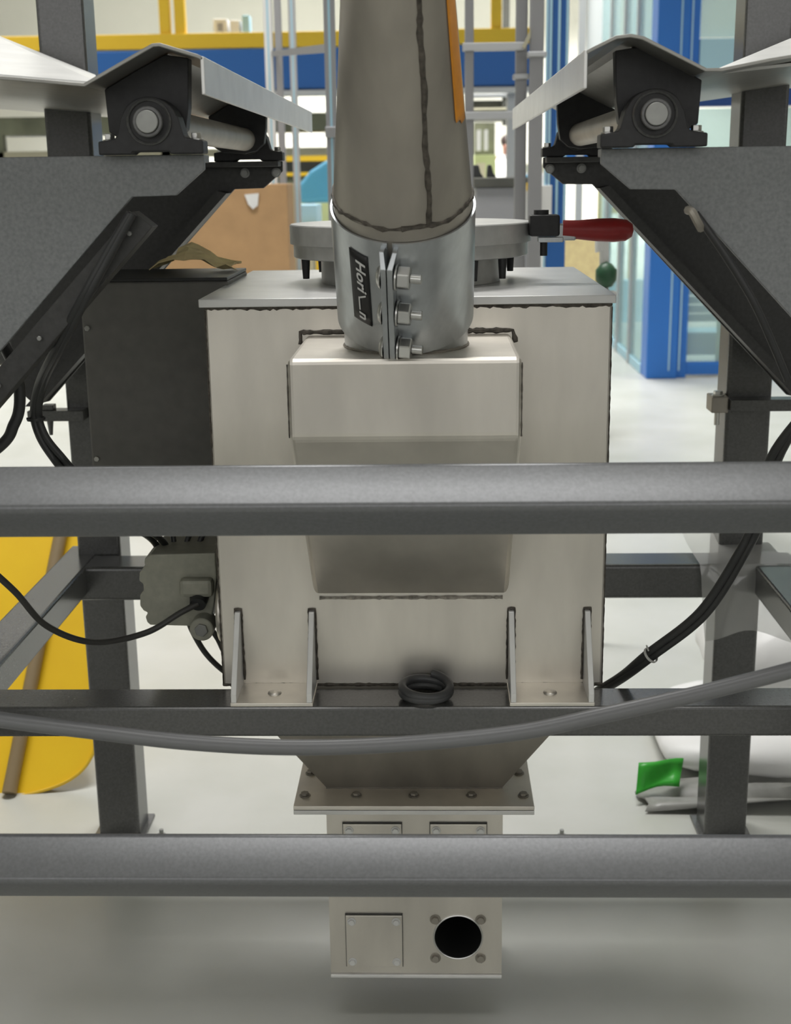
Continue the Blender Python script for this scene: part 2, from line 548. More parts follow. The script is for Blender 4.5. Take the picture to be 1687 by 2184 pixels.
for s, lb in ((-1, 'folded stainless steel pan over the bearings left of the pipe'), (1, 'folded stainless steel pan over the bearings right of the pipe')):
    t = thing('pan', lb, 'pan', (s * 0.25, 1.33, 1.30), 'folded pans')
    if s < 0:  # outermost wing points lengthened out of view to shade the floor
        pr = [(1.0, 1.372), (0.62, 1.338), (0.46, 1.3245), (0.375, 1.3175), (0.309, 1.311), (0.240, 1.3465), (0.232, 1.3470), (0.196, 1.336), (0.190, 1.333)]
    else:
        pr = [(1.0, 1.408), (0.62, 1.358), (0.46, 1.338), (0.355, 1.3236), (0.310, 1.3155), (0.296, 1.3155), (0.235, 1.3455), (0.222, 1.3480), (0.208, 1.3465), (0.185, 1.336), (0.179, 1.333)]
    sec = sheet_profile([(s * x, z) for x, z in pr], 0.0035)
    MB().prism(sec, 1.33, 2.50, 'y').build('pan_sheet', 'stainless_pan', t, 0.0008)
    xi = s * (0.190 if s < 0 else 0.178)
    lip = MB()
    lip.add([(xi, 1.33, 1.334), (xi, 2.5, 1.334), (xi, 2.5, 1.297), (xi, 1.33, 1.2985),
             (xi + s * 0.0035, 1.33, 1.334), (xi + s * 0.0035, 2.5, 1.334), (xi + s * 0.0035, 2.5, 1.297), (xi + s * 0.0035, 1.33, 1.2985)],
            [(0, 1, 2, 3), (7, 6, 5, 4), (0, 4, 5, 1), (1, 5, 6, 2), (2, 6, 7, 3), (3, 7, 4, 0)])
    lip.build('pan_lip', 'stainless_light', t, 0.001)
    # feed sheet that comes down from behind onto the pan
    a0, a1 = Vector((s * 0.312, 1.40, 1.3165)), Vector((s * 0.62, 1.40, 1.345))
    b0, b1 = Vector((s * 0.512, 2.2, 1.383)), Vector((s * 0.72, 2.2, 1.468))
    th = Vector((0, 0, -0.003))
    MB().add([a0, a1, b1, b0, a0 + th, a1 + th, b1 + th, b0 + th],
             [(0, 1, 2, 3), (7, 6, 5, 4), (0, 4, 5, 1), (1, 5, 6, 2), (2, 6, 7, 3), (3, 7, 4, 0)]).build('feed_sheet', 'stainless_light', t)
    # hanger lugs that ride on the shaft
    for y0 in (1.392, 2.030):
        lug = [(s * 0.304, 1.3085), (s * 0.2715, 1.3260), (s * 0.240, 1.3415), (s * 0.216, 1.338), (s * 0.2185, 1.290), (s * 0.222, 1.268), (s * 0.234, 1.2575), (s * 0.2515, 1.2540), (s * 0.285, 1.2560), (s * 0.302, 1.2665)]
        MB().prism(lug, y0, y0 + 0.02, 'y').build('hanger_lug', 'black_iron', t, 0.001)

# ------------------------------------------------------------------ hopper
HP = thing('hopper', 'stainless steel box hopper with sloping front chute behind the guard rail', 'hopper', (0, 1.835, 0.57))
HX = 0.2485
body = MB().box(-HX, HX, 1.60, 2.07, 0.571, 1.066).build('hopper_body', 'stainless', HP, 0.003, 2)
lid = MB().box(-0.2545, 0.252, 1.592, 2.085, 1.0665, 1.0765).build('top_plate', 'stainless_light', HP, 0.001)


def weld_line(name, pts, r, parent, amp=0.35, step=0.004, m='weld'):
    pts = [Vector(p) for p in pts]
    path = []
    for a, b in zip(pts[:-1], pts[1:]):
        n = max(2, int((b - a).length / step))
        for k in range(n):
            path.append(a + (b - a) * (k / n))
    path.append(pts[-1])
    rs = [r * (1 + amp * random.uniform(-1, 1)) for _ in path]
    return MB().tube(path, rs, 6).build(name, m, parent)


weld_line('weld_bead', [(-HX, 1.6, 1.0655), (HX, 1.6, 1.0650)], 0.0036, HP, amp=0.45)
weld_line('weld_bead', [(HX, 1.601, 1.062), (HX, 1.601, 0.571)], 0.0009, HP)
weld_line('weld_bead', [(-HX, 1.601, 1.062), (-HX, 1.601, 0.571)], 0.0012, HP)
weld_line('weld_bead', [(-HX, 1.6, 0.572), (HX, 1.6, 0.572)], 0.0022, HP)
# front chute
CX = 0.1255
chute = MB()
sec = [(1.60, 1.0308), (1.385, 1.0305), (1.385, 0.9438), (1.60, 0.6955)]
chute.prism(sec, -CX, CX, 'x')
chute.build('front_chute', 'stainless', HP, 0.006, 3)
weld_line('weld_bead', [(-0.132, 1.599, 1.020), (-0.132, 1.599, 1.0345), (0.128, 1.599, 1.0345), (0.132, 1.599, 1.020)], 0.003, HP)
for s in (-1, 1):
    weld_line('weld_bead', [(s * CX, 1.386, 1.025), (s * CX, 1.386, 0.945)], 0.0009, HP)
weld_line('weld_bead', [(-0.118, 1.599, 0.692), (0.118, 1.599, 0.692)], 0.0022, HP, m='weld_soft')
# cone and plates
cone = MB()
T = [(-0.243, 1.603, 0.571), (0.243, 1.603, 0.571), (0.243, 2.066, 0.571), (-0.243, 2.066, 0.571)]
B = [(-0.124, 1.68, 0.3835), (0.124, 1.68, 0.3835), (0.124, 1.915, 0.3835), (-0.124, 1.915, 0.3835)]
cone.add(T + B, [(3, 2, 1, 0), (4, 5, 6, 7), (0, 1, 5, 4), (1, 2, 6, 5), (2, 3, 7, 6), (3, 0, 4, 7)])
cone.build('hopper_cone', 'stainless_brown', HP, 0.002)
weld_line('weld_bead', [(-0.124, 1.679, 0.384), (0.124, 1.679, 0.384)], 0.002, HP, m='stainless_brown')
fl = MB().box(-0.165, 0.165, 1.625, 1.955, 0.3775, 0.3835).build('outlet_flange', 'stainless', HP, 0.0008)
for bx, by in [(-0.152, 1.657), (-0.080, 1.657), (0.0, 1.657), (0.080, 1.657), (0.152, 1.657), (-0.150, 1.727), (0.150, 1.727), (-0.150, 1.797), (0.150, 1.797)]:
    bolt(fl, (bx, by, 0.3835), (0, 0, 1), 0.0058, 0.0048, 'stainless_brown')
# gussets and feet
for gx in (-0.2245, -0.1285, 0.1292, 0.2268):
    MB().prism([(1.5985, 0.5745), (1.5985, 0.675), (1.592, 0.675), (1.532, 0.586), (1.532, 0.5745)], gx - 0.0035, gx + 0.0035, 'x').build('gusset', 'stainless_light', HP, 0.0008)
    weld_line('weld_bead', [(gx + 0.005, 1.5985, 0.58), (gx + 0.004, 1.5985, 0.677), (gx - 0.004, 1.5985, 0.677), (gx - 0.005, 1.5985, 0.58)], 0.0016, HP)
for x0, x1 in ((-0.229, -0.124), (0.1245, 0.231)):
    ft = MB().box(x0, x1, 1.5315, 1.6, 0.5697, 0.5745).build('foot_plate', 'stainless', HP, 0.0008)
    cxm = (x0 + x1) / 2
    MB().lathe((cxm, 1.565, 0.5744), (0, 0, 1), [(0, 0.009), (0.0015, 0.0085), (0.003, 0.006), (0.0035, 0.0001)], 20).build('bolt', 'stainless', ft)

# discharge box under the hopper
DB = thing('discharge_box', 'steel discharge box with round black opening hanging below the hopper cone', 'box', (0, 1.79, 0.083))
dbb = MB()
hx, hz, hr = 0.0615, 0.1475, 0.0342
n = 48
ring = [(hx + hr * math.cos(2 * math.pi * i / n), hz + hr * math.sin(2 * math.pi * i / n)) for i in range(n)]


def rect_hit(cx, cz, ang, x0, x1, z0, z1):
    c, s_ = math.cos(ang), math.sin(ang)
    ts = []
    if abs(c) > 1e-9:
        ts.append(((x1 if c > 0 else x0) - cx) / c)
    if abs(s_) > 1e-9:
        ts.append(((z1 if s_ > 0 else z0) - cz) / s_)
    t_ = min(ts)
    return (cx + c * t_, cz + s_ * t_)


def plate_with_hole(y, x0, x1, z0, z1, cx, cz, r, m=64):
    """front face with a round hole"""
    angs = sorted(set([2 * math.pi * i / m for i in range(m)] + [math.atan2(zz - cz, xx - cx) % (2 * math.pi) for xx in (x0, x1) for zz in (z0, z1)]))
    inner = [(cx + r * math.cos(a), y, cz + r * math.sin(a)) for a in angs]
    outer = []
    for a in angs:
        h = rect_hit(cx, cz, a, x0, x1, z0, z1)
        outer.append((h[0], y, h[1]))
    k = len(angs)
    return inner + outer, [(i, (i + 1) % k, k + (i + 1) % k, k + i) for i in range(k)], inner


X0, X1, Z0, Z1 = -0.125, 0.125, 0.0835, 0.371
vv, ff, inner = plate_with_hole(1.68, X0, X1, Z0, Z1, hx, hz, hr)
dbb.add(vv, ff)
dbb.add([(X0, 1.68, Z0), (X1, 1.68, Z0), (X1, 1.68, Z1), (X0, 1.68, Z1), (X0, 1.915, Z0), (X1, 1.915, Z0), (X1, 1.915, Z1), (X0, 1.915, Z1)],
        [(0, 1, 5, 4), (1, 2, 6, 5), (2, 3, 7, 6), (3, 0, 4, 7), (4, 5, 6, 7)])
dbb.build('box_shell', 'stainless', DB)
MB().cyl((hx, 1.6805, hz), (hx, 1.86, hz), hr, n=48, caps=False).build('pipe_bore', 'hole_black', DB)
MB().cyl((hx, 1.86, hz), (hx, 1.862, hz), hr, n=48).build('bore_end', 'hole_black', DB)
MB().lathe((hx, 1.6795, hz), (0, -1, 0), [(-0.002, 0.0342), (0.0015, 0.0342), (0.002, 0.0352), (0.0015, 0.0362), (-0.001, 0.0364)], 48).build('bore_rim', 'bolt_steel', DB)
MB().box(-0.165, 0.165, 1.625, 1.955, 0.3705, 0.3768).build('inlet_flange', 'stainless_light', DB, 0.0008)
for bx in (-0.152, -0.080, 0.0, 0.080, 0.152):
    bolt(DB, (bx, 1.655, 0.3705), (0, 0, -1), 0.0058, 0.0065, 'bolt_steel', 'nut')
MB().box(-0.125, 0.125, 1.6755, 1.68, 0.0815, 0.0865).build('bottom_seam', 'stainless_light', DB, 0.001)
for (x0, x1, z0, z1, scr) in ((-0.1015, -0.0185, 0.235, 0.3295, 1), (0.0222, 0.102, 0.235, 0.3295, 1), (-0.101, -0.0195, 0.1005, 0.184, 1)):
    cvr = MB().box(x0, x1, 1.6752, 1.68, z0, z1).build('cover_plate', 'stainless', DB, 0.0006)
    MB().box(x0 - 0.0009, x1 + 0.0009, 1.6772, 1.6799, z0 - 0.0009, z1 + 0.0012).build('gap_shade', 'black_paint', DB)  # dark rim added to draw the shaded gap round the cover
    for bx in (x0 + 0.0085, x1 - 0.0085):
        for bz in (z0 + 0.0085, z1 - 0.0095):
            bolt(cvr, (bx, 1.6752, bz), (0, -1, 0), 0.0048, 0.0045, 'stainless_light')
for bx in (0.0285, 0.0941):
    for bz in (0.1126, 0.1757):
        bolt(DB, (bx, 1.68, bz), (0, -1, 0), 0.0058, 0.0055, 'stainless_brown')

# inlet hatch on the hopper lid
HT = thing('inlet_hatch', 'round stainless inlet hatch on the hopper lid with a red-handled toggle clamp', 'hatch', (0, 1.84, 1.0765))
MB().lathe((0, 1.84, 1.0768), (0, 0, 1), [(0, 0.124), (0.036, 0.124)], 64).build('neck', 'hatch_steel', HT)
MB().lathe((0, 1.84, 1.112), (0, 0, 1), [(0, 0.001), (0, 0.160), (0.001, 0.1615), (0.018, 0.1615), (0.0185, 0.166), (0.043, 0.166), (0.0445, 0.1645), (0.0445, 0.001)], 72).build('hatch_flange', 'hatch_steel', HT)
for a in (200, 236, 304, 325, 20, 150, 90):
    w = math.radians(a)
    px_, py_ = 0.150 * math.cos(w), 1.84 + 0.150 * math.sin(w)
    MB().cyl((px_, py_, 1.111), (px_, py_, 1.085), 0.006, 0.0045, n=12).build('bolt', 'black_iron', HT)
clp = MB().box(0.160, 0.200, 1.775, 1.805, 1.138, 1.166).build('clamp_body', 'black_iron', HT, 0.003)
MB().cyl((0.176, 1.79, 1.166), (0.176, 1.79, 1.172), 0.010, n=16).build('pivot_pin', 'black_iron', clp)
MB().box(0.172, 0.205, 1.778, 1.802, 1.130, 1.137).build('link_plate', 'zinc', clp, 0.001)
MB().cyl((0.180, 1.79, 1.131), (0.180, 1.79, 1.112), 0.005, n=12).build('pivot_pin', 'black_iron', clp)
MB().box(0.195, 0.222, 1.78, 1.80, 1.132, 1.154).build('lever', 'zinc', clp, 0.002)
MB().lathe((0.205, 1.79, 1.146), (1, -0.06, -0.02), [(0, 0.0001), (0, 0.0125), (0.02, 0.0125), (0.045, 0.0150), (0.068, 0.0158), (0.084, 0.0140), (0.092, 0.0085), (0.094, 0.0001)], 24).build('handle_grip', 'red_grip', clp)

# ------------------------------------------------------------------ inclined pipe and coupling
TILT = math.radians(30)
AX = Vector((0, -math.sin(TILT), math.cos(TILT)))
FRT = Vector((0, -math.cos(TILT), -math.sin(TILT)))
RGT = Vector((1, 0, 0))
BASE = Vector((0, 1.50, 1.031))


def cylpt(L, ang, r):
    """ang 0 = towards the camera side, positive to the right"""
    return BASE + AX * L + FRT * (r * math.cos(ang)) + RGT * (r * math.sin(ang))


stub = thing('chute_spigot', 'short steel spigot pipe welded on top of the front chute', 'pipe', (0, 1.5, 1.031))
sp = MB().lathe(BASE, AX, [(0.005, 0.0705), (0.09, 0.0705)], 56)
# extend each generator down to the chute top
nn = 56
a_ = AX.orthogonal().normalized()
sb = MB()
vb, vt = [], []
for i in range(nn):
    w = 2 * math.pi * i / nn
    p = cylpt(0.09, w, 0.0705)
    tL = (p.z - 1.0312) / AX.z
    vb.append(p - AX * tL)
    vt.append(p)
sb.add(vb + vt, [(i, (i + 1) % nn, nn + (i + 1) % nn, nn + i) for i in range(nn)], True)
sb.build('spigot_wall', 'zinc', stub)
arc = [v + Vector((0, 0, 0.0008)) for v in vb] + [vb[0] + Vector((0, 0, 0.0008))]
weld_line('weld_bead', arc, 0.0018, stub, m='stainless_brown')

PP = thing('feed_pipe', 'brownish stainless tapering feed pipe with dark weld seam and orange tape', 'pipe', BASE + AX * 0.184)


def pipe_r(L):
    if L < 0.198:
        return 0.0733
    return max(0.0725 - (L - 0.198) * 0.0905, 0.050)


prof = [(0.12, 0.0733), (0.1975, 0.0733), (0.198, 0.0725)] + [(L, pipe_r(L)) for L in (0.25, 0.30, 0.35, 0.40, 0.45, 0.60)] + [(0.60, 0.001)]
MB().lathe(BASE, AX, prof, 72).build('pipe_wall', 'stainless_brown', PP)
path = []
for k in range(73):
    w = 2 * math.pi * k / 72
    path.append(cylpt(0.199 + 0.0015 * math.sin(7 * w), w, 0.0722))
MB().tube(path, [0.0024 * (1 + 0.5 * random.uniform(-1, 1)) for _ in path], 6).build('weld_ring', 'weld', PP)
path = []
L = 0.20
while L < 0.598:
    path.append(cylpt(L, 0.40 + 0.012 * math.sin(L * 60) + 0.006 * math.sin(L * 173), pipe_r(L) - 0.0002))
    L += 0.006
MB().tube(path, [0.0030 * (1 + 0.25 * random.uniform(-1, 1)) for _ in path], 8).build('weld_seam', 'weld', PP)
tp = MB()
vs = []
K = 30
for k in range(K + 1):
    L = 0.288 + (0.599 - 0.288) * k / K
    r = pipe_r(L) + 0.0006
    for j in range(7):
        vs.append(cylpt(L + (0.006 if (k == 0 and j < 3) else 0), 1.00 + 0.36 * j / 6, r))
tp.add(vs, [(k * 7 + j, k * 7 + j + 1, (k + 1) * 7 + j + 1, (k + 1) * 7 + j) for k in range(K) for j in range(6)], True)
to = tp.build('orange_tape', 'orange_tape', PP)
sd = to.modifiers.new('thick', 'SOLIDIFY')
sd.thickness = 0.0004
tag(to, 'orange adhesive tape strip')

CP = thing('pipe_coupling', 'galvanised bolted sleeve coupling joining feed pipe and chute', 'coupling', BASE + AX * 0.05)
R = 0.0765
GAP = -0.165
sl = MB()
n = 96
half = 0.035
Lb, Lt = 0.044, 0.184
out_, inn_ = [], []
angs = [GAP + half + (2 * math.pi - 2 * half) * i / n for i in range(n + 1)]
vs = []
for a in angs:
    vs += [cylpt(Lb, a, R), cylpt(Lt, a, R), cylpt(Lt, a, R - 0.0022), cylpt(Lb, a, R - 0.0022)]
fs = []
for i in range(n):
    for j in range(4):
        fs.append((i * 4 + j, (i + 1) * 4 + j, (i + 1) * 4 + (j + 1) % 4, i * 4 + (j + 1) % 4))
sl.add(vs, fs, True)
sl.add([vs[0], vs[1], vs[2], vs[3]], [(0, 1, 2, 3)])
sl.add(vs[-4:], [(3, 2, 1, 0)])
sl.build('sleeve', 'zinc', CP)
# lugs: folded ears that face each other
for s in (-1, 1):
    a = GAP + s * half
    root_b, root_t = cylpt(Lb - 0.004, a, R - 0.001), cylpt(Lt - 0.003, a, R - 0.001)
    e = FRT * math.cos(GAP) + RGT * math.sin(GAP)
    side = RGT * math.cos(GAP) - FRT * math.sin(GAP)
    mid = cylpt(0, GAP, R) - BASE
    for k in (0,):
        lg = MB()
        i0 = s * (0.0005 + k * 0.0034)
        i1 = s * (0.0005 + 0.0058)
        tip = 0.021
        P = []
        for LL, inset in ((Lb - 0.002, 0), (Lt - 0.004, 1)):
            c = BASE + AX * LL + mid
            for (dd, ii) in ((-0.006, i0 + s * 0.001 * k + s * 0.0015 * inset * 2), (-0.006, i1 + s * 0.003 * inset), (tip * (0.45 if inset else 1), i1 + s * 0.003 * inset), (tip * (0.45 if inset else 1), i0 + s * 0.004 * inset)):
                P.append(c + e * dd + side * ii)
        c = BASE + AX * (Lt - 0.018) + mid
        for (dd, ii) in ((-0.006, i0), (-0.006, i1), (tip, i1), (tip, i0)):
            P.append(c + e * dd + side * ii)
        # sections: bottom 0-3, middle 8-11, top 4-7
        fs = [(0, 1, 2, 3), (4, 7, 6, 5)]
        for A_, B_ in ((0, 8), (8, 4)):
            for j in range(4):
                jj = (j + 1) % 4
                fs.append((A_ + j, B_ + j, B_ + jj, A_ + jj))
        lg.add(P, fs)
        lg.build('lug', 'zinc', CP, 0.0006, 2)
for LL in (0.151, 0.106, 0.061):
    c = BASE + AX * LL + (cylpt(0, GAP, R + 0.010) - BASE)
    side = RGT * math.cos(GAP) - FRT * math.sin(GAP)
    bo = MB().lathe(c - side * 0.0072, -side, [(0, 0.0128), (0.0012, 0.0126), (0.0042, 0.0095), (0.0058, 0.004), (0.006, 0.0001)], 28).build('bolt_head', 'bolt_steel', CP)
    nut = MB().cyl(c + side * 0.0078, c + side * 0.0096, 0.0135, n=28)
    nut.build('washer', 'bolt_steel', CP)
    MB().cyl(c + side * 0.0098, c + side * 0.0225, 0.0125, n=6, smooth=False).build('nut', 'bolt_steel', CP, 0.0012, 2)
    MB().cyl(c + side * 0.0225, c + side * 0.0345, 0.0050, n=18).build('bolt_end', 'bolt_steel', CP, 0.0008)
# label plate with its lettering, wrapped on the sleeve
A0, A1, LB0, LB1 = -0.795, -0.485, 0.079, 0.165


def labpt(u, v, r):
    """u 0..1 across (left to right), v 0..1 along (top to bottom)"""
    return cylpt(LB1 + (LB0 - LB1) * v - 0.004 * u + 0.002, A0 + (A1 - A0) * u + 0.03 * v, r)


lab = MB()
vs = [labpt(i / 8, j / 8, R + 0.0006) for j in range(9) for i in range(9)]
lab.add(vs, [(j * 9 + i, j * 9 + i + 1, (j + 1) * 9 + i + 1, (j + 1) * 9 + i) for j in range(8) for i in range(8)], True)
lo = lab.build('label_plate', 'label_black', CP)
sd = lo.modifiers.new('thick', 'SOLIDIFY')
sd.thickness = 0.0006
tag(lo, 'black name plate with white lettering')


def glyphs(txt):
    cu = bpy.data.curves.new('lettering', 'FONT')
    cu.body = txt
    cu.size = 1.0
    cu.resolution_u = 3
    cu.shear = 0.12
    cu.offset = 0.022
    tmp = bpy.data.objects.new('lettering', cu)
    COL.objects.link(tmp)
    dg = bpy.context.evaluated_depsgraph_get()
    me = bpy.data.meshes.new_from_object(tmp.evaluated_get(dg))
    vs = [v.co.copy() for v in me.vertices]
    fs = [tuple(p.vertices) for p in me.polygons]
    bpy.data.objects.remove(tmp)
    bpy.data.meshes.remove(me)
    return vs, fs


lt = MB()


def put_text(txt, v0, v1, ulow=0.24, uhigh=0.80):
    """reads from top to bottom: letter tops point to the right"""
    vs, fs = glyphs(txt)
    x0, x1 = min(v.x for v in vs), max(v.x for v in vs)
    pts = []
    for v in vs:
        pts.append(labpt(uhigh_low(v.y), v0 + (v1 - v0) * (v.x - x0) / (x1 - x0), R + 0.0021))
    lt.add(pts, fs)


def uhigh_low(y):
    return 0.40 + 0.50 * y / 0.73


put_text('Hori', 0.10, 0.545)
put_text('n', 0.845, 0.945)
# long z stroke: slanting bar running into a low bar
for quad in ([(0.56, 0.80), (0.585, 0.80), (0.655, 0.42), (0.63, 0.42)], [(0.63, 0.40), (0.82, 0.40), (0.82, 0.47), (0.63, 0.47)]):
    lt.add([labpt(u, v, R + 0.0021) for v, u in quad], [(0, 1, 2, 3)])
lt.build('lettering', 'label_white', lo)

# ------------------------------------------------------------------ box, actuator, cables, ring near the hopper
SB = thing('side_box', 'dark grey sheet steel box fixed to the left side of the hopper', 'box', (-0.35, 1.9, 0.76))
MB().box(-0.4555, -0.250, 1.80, 1.99, 0.76, 1.083).build('box_body', 'dark_box', SB, 0.003)
MB().box(-0.445, -0.250, 1.796, 1.985, 1.0832, 1.0875).build('box_lid', 'rubber', SB, 0.001)
for bz in (1.02, 0.835):
    bolt(SB, (-0.448, 1.80, bz), (0, -1, 0), 0.004, 0.003, washer=False)

kp = MB()
N = 9
vs = []
for j in range(N):
    for i in range(N):
        u, v = i / (N - 1), j / (N - 1)
        vs.append((-0.375 + 0.118 * u + random.uniform(-.006, .006), 1.90 + 0.07 * v, 1.090 + 0.030 * math.exp(-((u - 0.42) / 0.30) ** 2) * (0.5 + 0.5 * v) + random.uniform(0, 0.009)))
kp.add(vs, [(j * N + i, j * N + i + 1, (j + 1) * N + i + 1, (j + 1) * N + i) for j in range(N - 1) for i in range(N - 1)])
ko = kp.build('kraft_paper', 'kraft')
sd = ko.modifiers.new('thick', 'SOLIDIFY')
sd.thickness = 0.0012
tag(ko, 'crumpled tan packing paper lying on the dark side box', 'paper')

AC = thing('actuator', 'grey-green ribbed actuator on the left side of the hopper', 'actuator', (-0.32, 1.74, 0.62))
ap = [(-0.280, 0.622), (-0.273, 0.650), (-0.268, 0.690), (-0.268, 0.724)]
for x, z in ((-0.357, 0.722), (-0.366, 0.716), (-0.367, 0.708), (-0.364, 0.705), (-0.374, 0.697), (-0.3755, 0.684), (-0.370, 0.680), (-0.370, 0.668), (-0.3755, 0.664), (-0.3765, 0.648), (-0.372, 0.641), (-0.366, 0.638), (-0.370, 0.632), (-0.368, 0.624), (-0.364, 0.620)):
    ap.append((x, z))
ap.append((-0.30, 0.618))
MB().prism(ap, 1.70, 1.80, 'y').build('housing', 'alu_green', AC, 0.003)
MB().cyl((-0.293, 1.70, 0.662), (-0.293, 1.684, 0.655), 0.0135, 0.011, n=20).build('cable_gland', 'rubber', AC)
MB().box(-0.318, -0.272, 1.685, 1.71, 0.664, 0.690).build('terminal_cover', 'alu_green', AC, 0.006)
MB().cyl((-0.288, 1.71, 0.622), (-0.288, 1.675, 0.622), 0.0165, n=28).build('drain_boss', 'alu_green', AC, 0.002)
MB().cyl((-0.288, 1.676, 0.622), (-0.288, 1.671, 0.622), 0.0095, n=6, smooth=False).build('plug', 'cast_grey', AC, 0.001)
MB().lathe((-0.2670, 1.715, 0.640), (1, 0, 0), [(0, 0.02), (0, 0.046), (0.003, 0.049), (0.012, 0.049), (0.012, 0.02)], 40).build('mounting_flange', 'stainless', AC)
MB().cyl((-0.2695, 1.715, 0.640), (-0.2495, 1.715, 0.640), 0.030, n=28).build('flange_hub', 'black_iron', AC)


def cable(name, m, r, pts, label, cat='cable', group=None, n=10):
    o = MB().tube(spline(pts, n), r, 14).build(name, m)
    return tag(o, label, cat, group)


cable('cable', 'cable_thin', 0.0042, [at(-60, 1180, 1.46), at(30, 1260, 1.5), at(100, 1335, 1.55), at(200, 1370, 1.60), at(310, 1350, 1.65), at(385, 1307, 1.675), (-0.293, 1.686, 0.656)],
      'grey cable hanging in a loop from the left into the ribbed actuator')
cable('cable', 'rubber', 0.0042, [at(396, 1305, 1.74), at(410, 1345, 1.76), at(440, 1395, 1.78), at(480, 1433, 1.80), at(520, 1455, 1.83), (-0.20, 1.98, 0.43)],
      'black cable curving from under the actuator behind the hopper, lower one')
cable('cable', 'rubber', 0.0042, [at(435, 1315, 1.79), at(463, 1360, 1.80), at(490, 1395, 1.82), (-0.255, 1.90, 0.56), (-0.255, 2.0, 0.50)],
      'black cable from under the actuator behind the hopper, upper one')
for k, (a, b, c) in enumerate((((372, 1172), (370, 1150), (365, 1110)), ((398, 1172), (400, 1150), (420, 1110)), ((420, 1172), (428, 1150), (440, 1120)))):
    cable('cable', 'rubber', 0.0040, [at(*a, 1.76), at(*b, 1.765), at(*c, 1.77), (-0.335 + 0.012 * k, 1.79, 0.765)],
          'short black cable rising from the actuator top, %s of three' % ('leftmost', 'middle', 'rightmost')[k], group='cables on top of the actuator')
for k in (0, 1):
    o = 0.0105 * k
    cable('cable', 'rubber', 0.0052, [(0.462 + 0.012 * k, 1.392, 1.02), at(1668 - 15 * k, 960, 1.44), at(1622 - 15 * k, 1110, 1.5), at(1590 - 14 * k, 1178, 1.5), at(1505 - 12 * k, 1310 - 6 * k, 1.53), at(1392 - 8 * k, 1400 - 9 * k, 1.57), at(1330, 1446 - 9 * k, 1.61), at(1285, 1472 - 6 * k, 1.66), at(1240, 1492, 1.74)],
          'black cable drooping right of the hopper, %s of the tied pair' % ('outer' if k == 0 else 'inner'), group='tied cable pair right of the hopper')
tz = MB().lathe(at(1388, 1397, 1.567), (at(1440, 1362, 1.555) - at(1340, 1432, 1.59)), [(-0.0015, 0.0098), (-0.0015, 0.0110), (0.0015, 0.0110), (0.0015, 0.0098)], 20)
p = at(1383, 1388, 1.56)
tz.tube([p, p + Vector((-0.003, -0.002, 0.008))], 0.0011, 6)
tag(tz.build('cable_tie', 'tie'), 'pale cable tie round the black cables right of the hopper', 'cable tie')

cable('cable', 'cable_grey', 0.0078, [(-0.60, 1.170, 0.775), (-0.54, 1.165, 0.752), at(-120, 1516, 1.16), at(0, 1535, 1.155), at(200, 1560, 1.15), at(400, 1583, 1.15), at(620, 1594, 1.15), at(850, 1587, 1.15), at(1100, 1563, 1.15), at(1300, 1522, 1.15), at(1500, 1477, 1.15), at(1700, 1426, 1.15), at(1850, 1385, 1.15), (0.52, 1.160, 0.825), (0.60, 1.170, 0.858)],
      'thick grey cable sagging across the front between the guard rails', n=14)

for k in (0, 1):
    o = 9 * k
    cable('cable', 'rubber', 0.0046, [at(278 + o * .6, 455, 1.372), at(225 + o, 545, 1.372), at(168 + o, 650, 1.376), at(118 + o * 1.2, 745, 1.42), at(84 + o * 1.2, 815, 1.48), at(72 + o * 1.1, 880, 1.5), at(84 + o * 1.4, 930, 1.5), at(112 + o * 2.2, 975, 1.5), at(146 + o * 2.4, 1015, 1.5), at(215 + o * 2, 1075, 1.56), at(292 + o * 2, 1128, 1.68), at(325 + o * 2.2, 1152, 1.74), at(345 + o * 2.2, 1182, 1.76)],
          'black cable looping from the left bracket down to the actuator, %s of the tied pair' % ('outer' if k == 0 else 'inner'), group='tied cable pair left of the hopper')
tz = MB().lathe(at(77, 893, 1.498), at(80, 910, 1.5) - at(76, 880, 1.5), [(-0.0015, 0.0095), (-0.0015, 0.0108), (0.0015, 0.0108), (0.0015, 0.0095)], 20)
p = at(64, 893, 1.49)
tz.tube([p, p + Vector((-0.004, 0, 0))], 0.0015, 6)
tag(tz.build('cable_tie', 'rubber'), 'black cable tie round the cable loop beside the left bracket', 'cable tie')
cable('cable', 'rubber', 0.0065, [at(-40, 660, 1.42), at(10, 740, 1.44), at(36, 800, 1.45), at(42, 860, 1.45), at(30, 905, 1.45), at(-10, 960, 1.45), (-0.57, 1.42, 0.86), (-0.615, 1.42, 0.80), (-0.615, 1.42, 0.566)],
      'black cable bowing in at the left edge beside the cable loop')
cable('cable', 'rubber', 0.0040, [at(1483, 455, 1.374), at(1515, 498, 1.372), at(1560, 565, 1.372), at(1605, 640, 1.372), at(1640, 715, 1.376), at(1680, 810, 1.38)],
      'black cable running down the sloping edge of the right bracket')
ch = thing('cable_clip', 'small metal clip holding the cable on the right bracket edge', 'clip', at(1478, 462, 1.374))
MB().tube(spline([at(1466, 448, 1.374), at(1476, 452, 1.368), at(1488, 474, 1.368), at(1496, 488, 1.374)], 5), 0.0045, 8).build('clip_band', 'stainless_brown', ch)

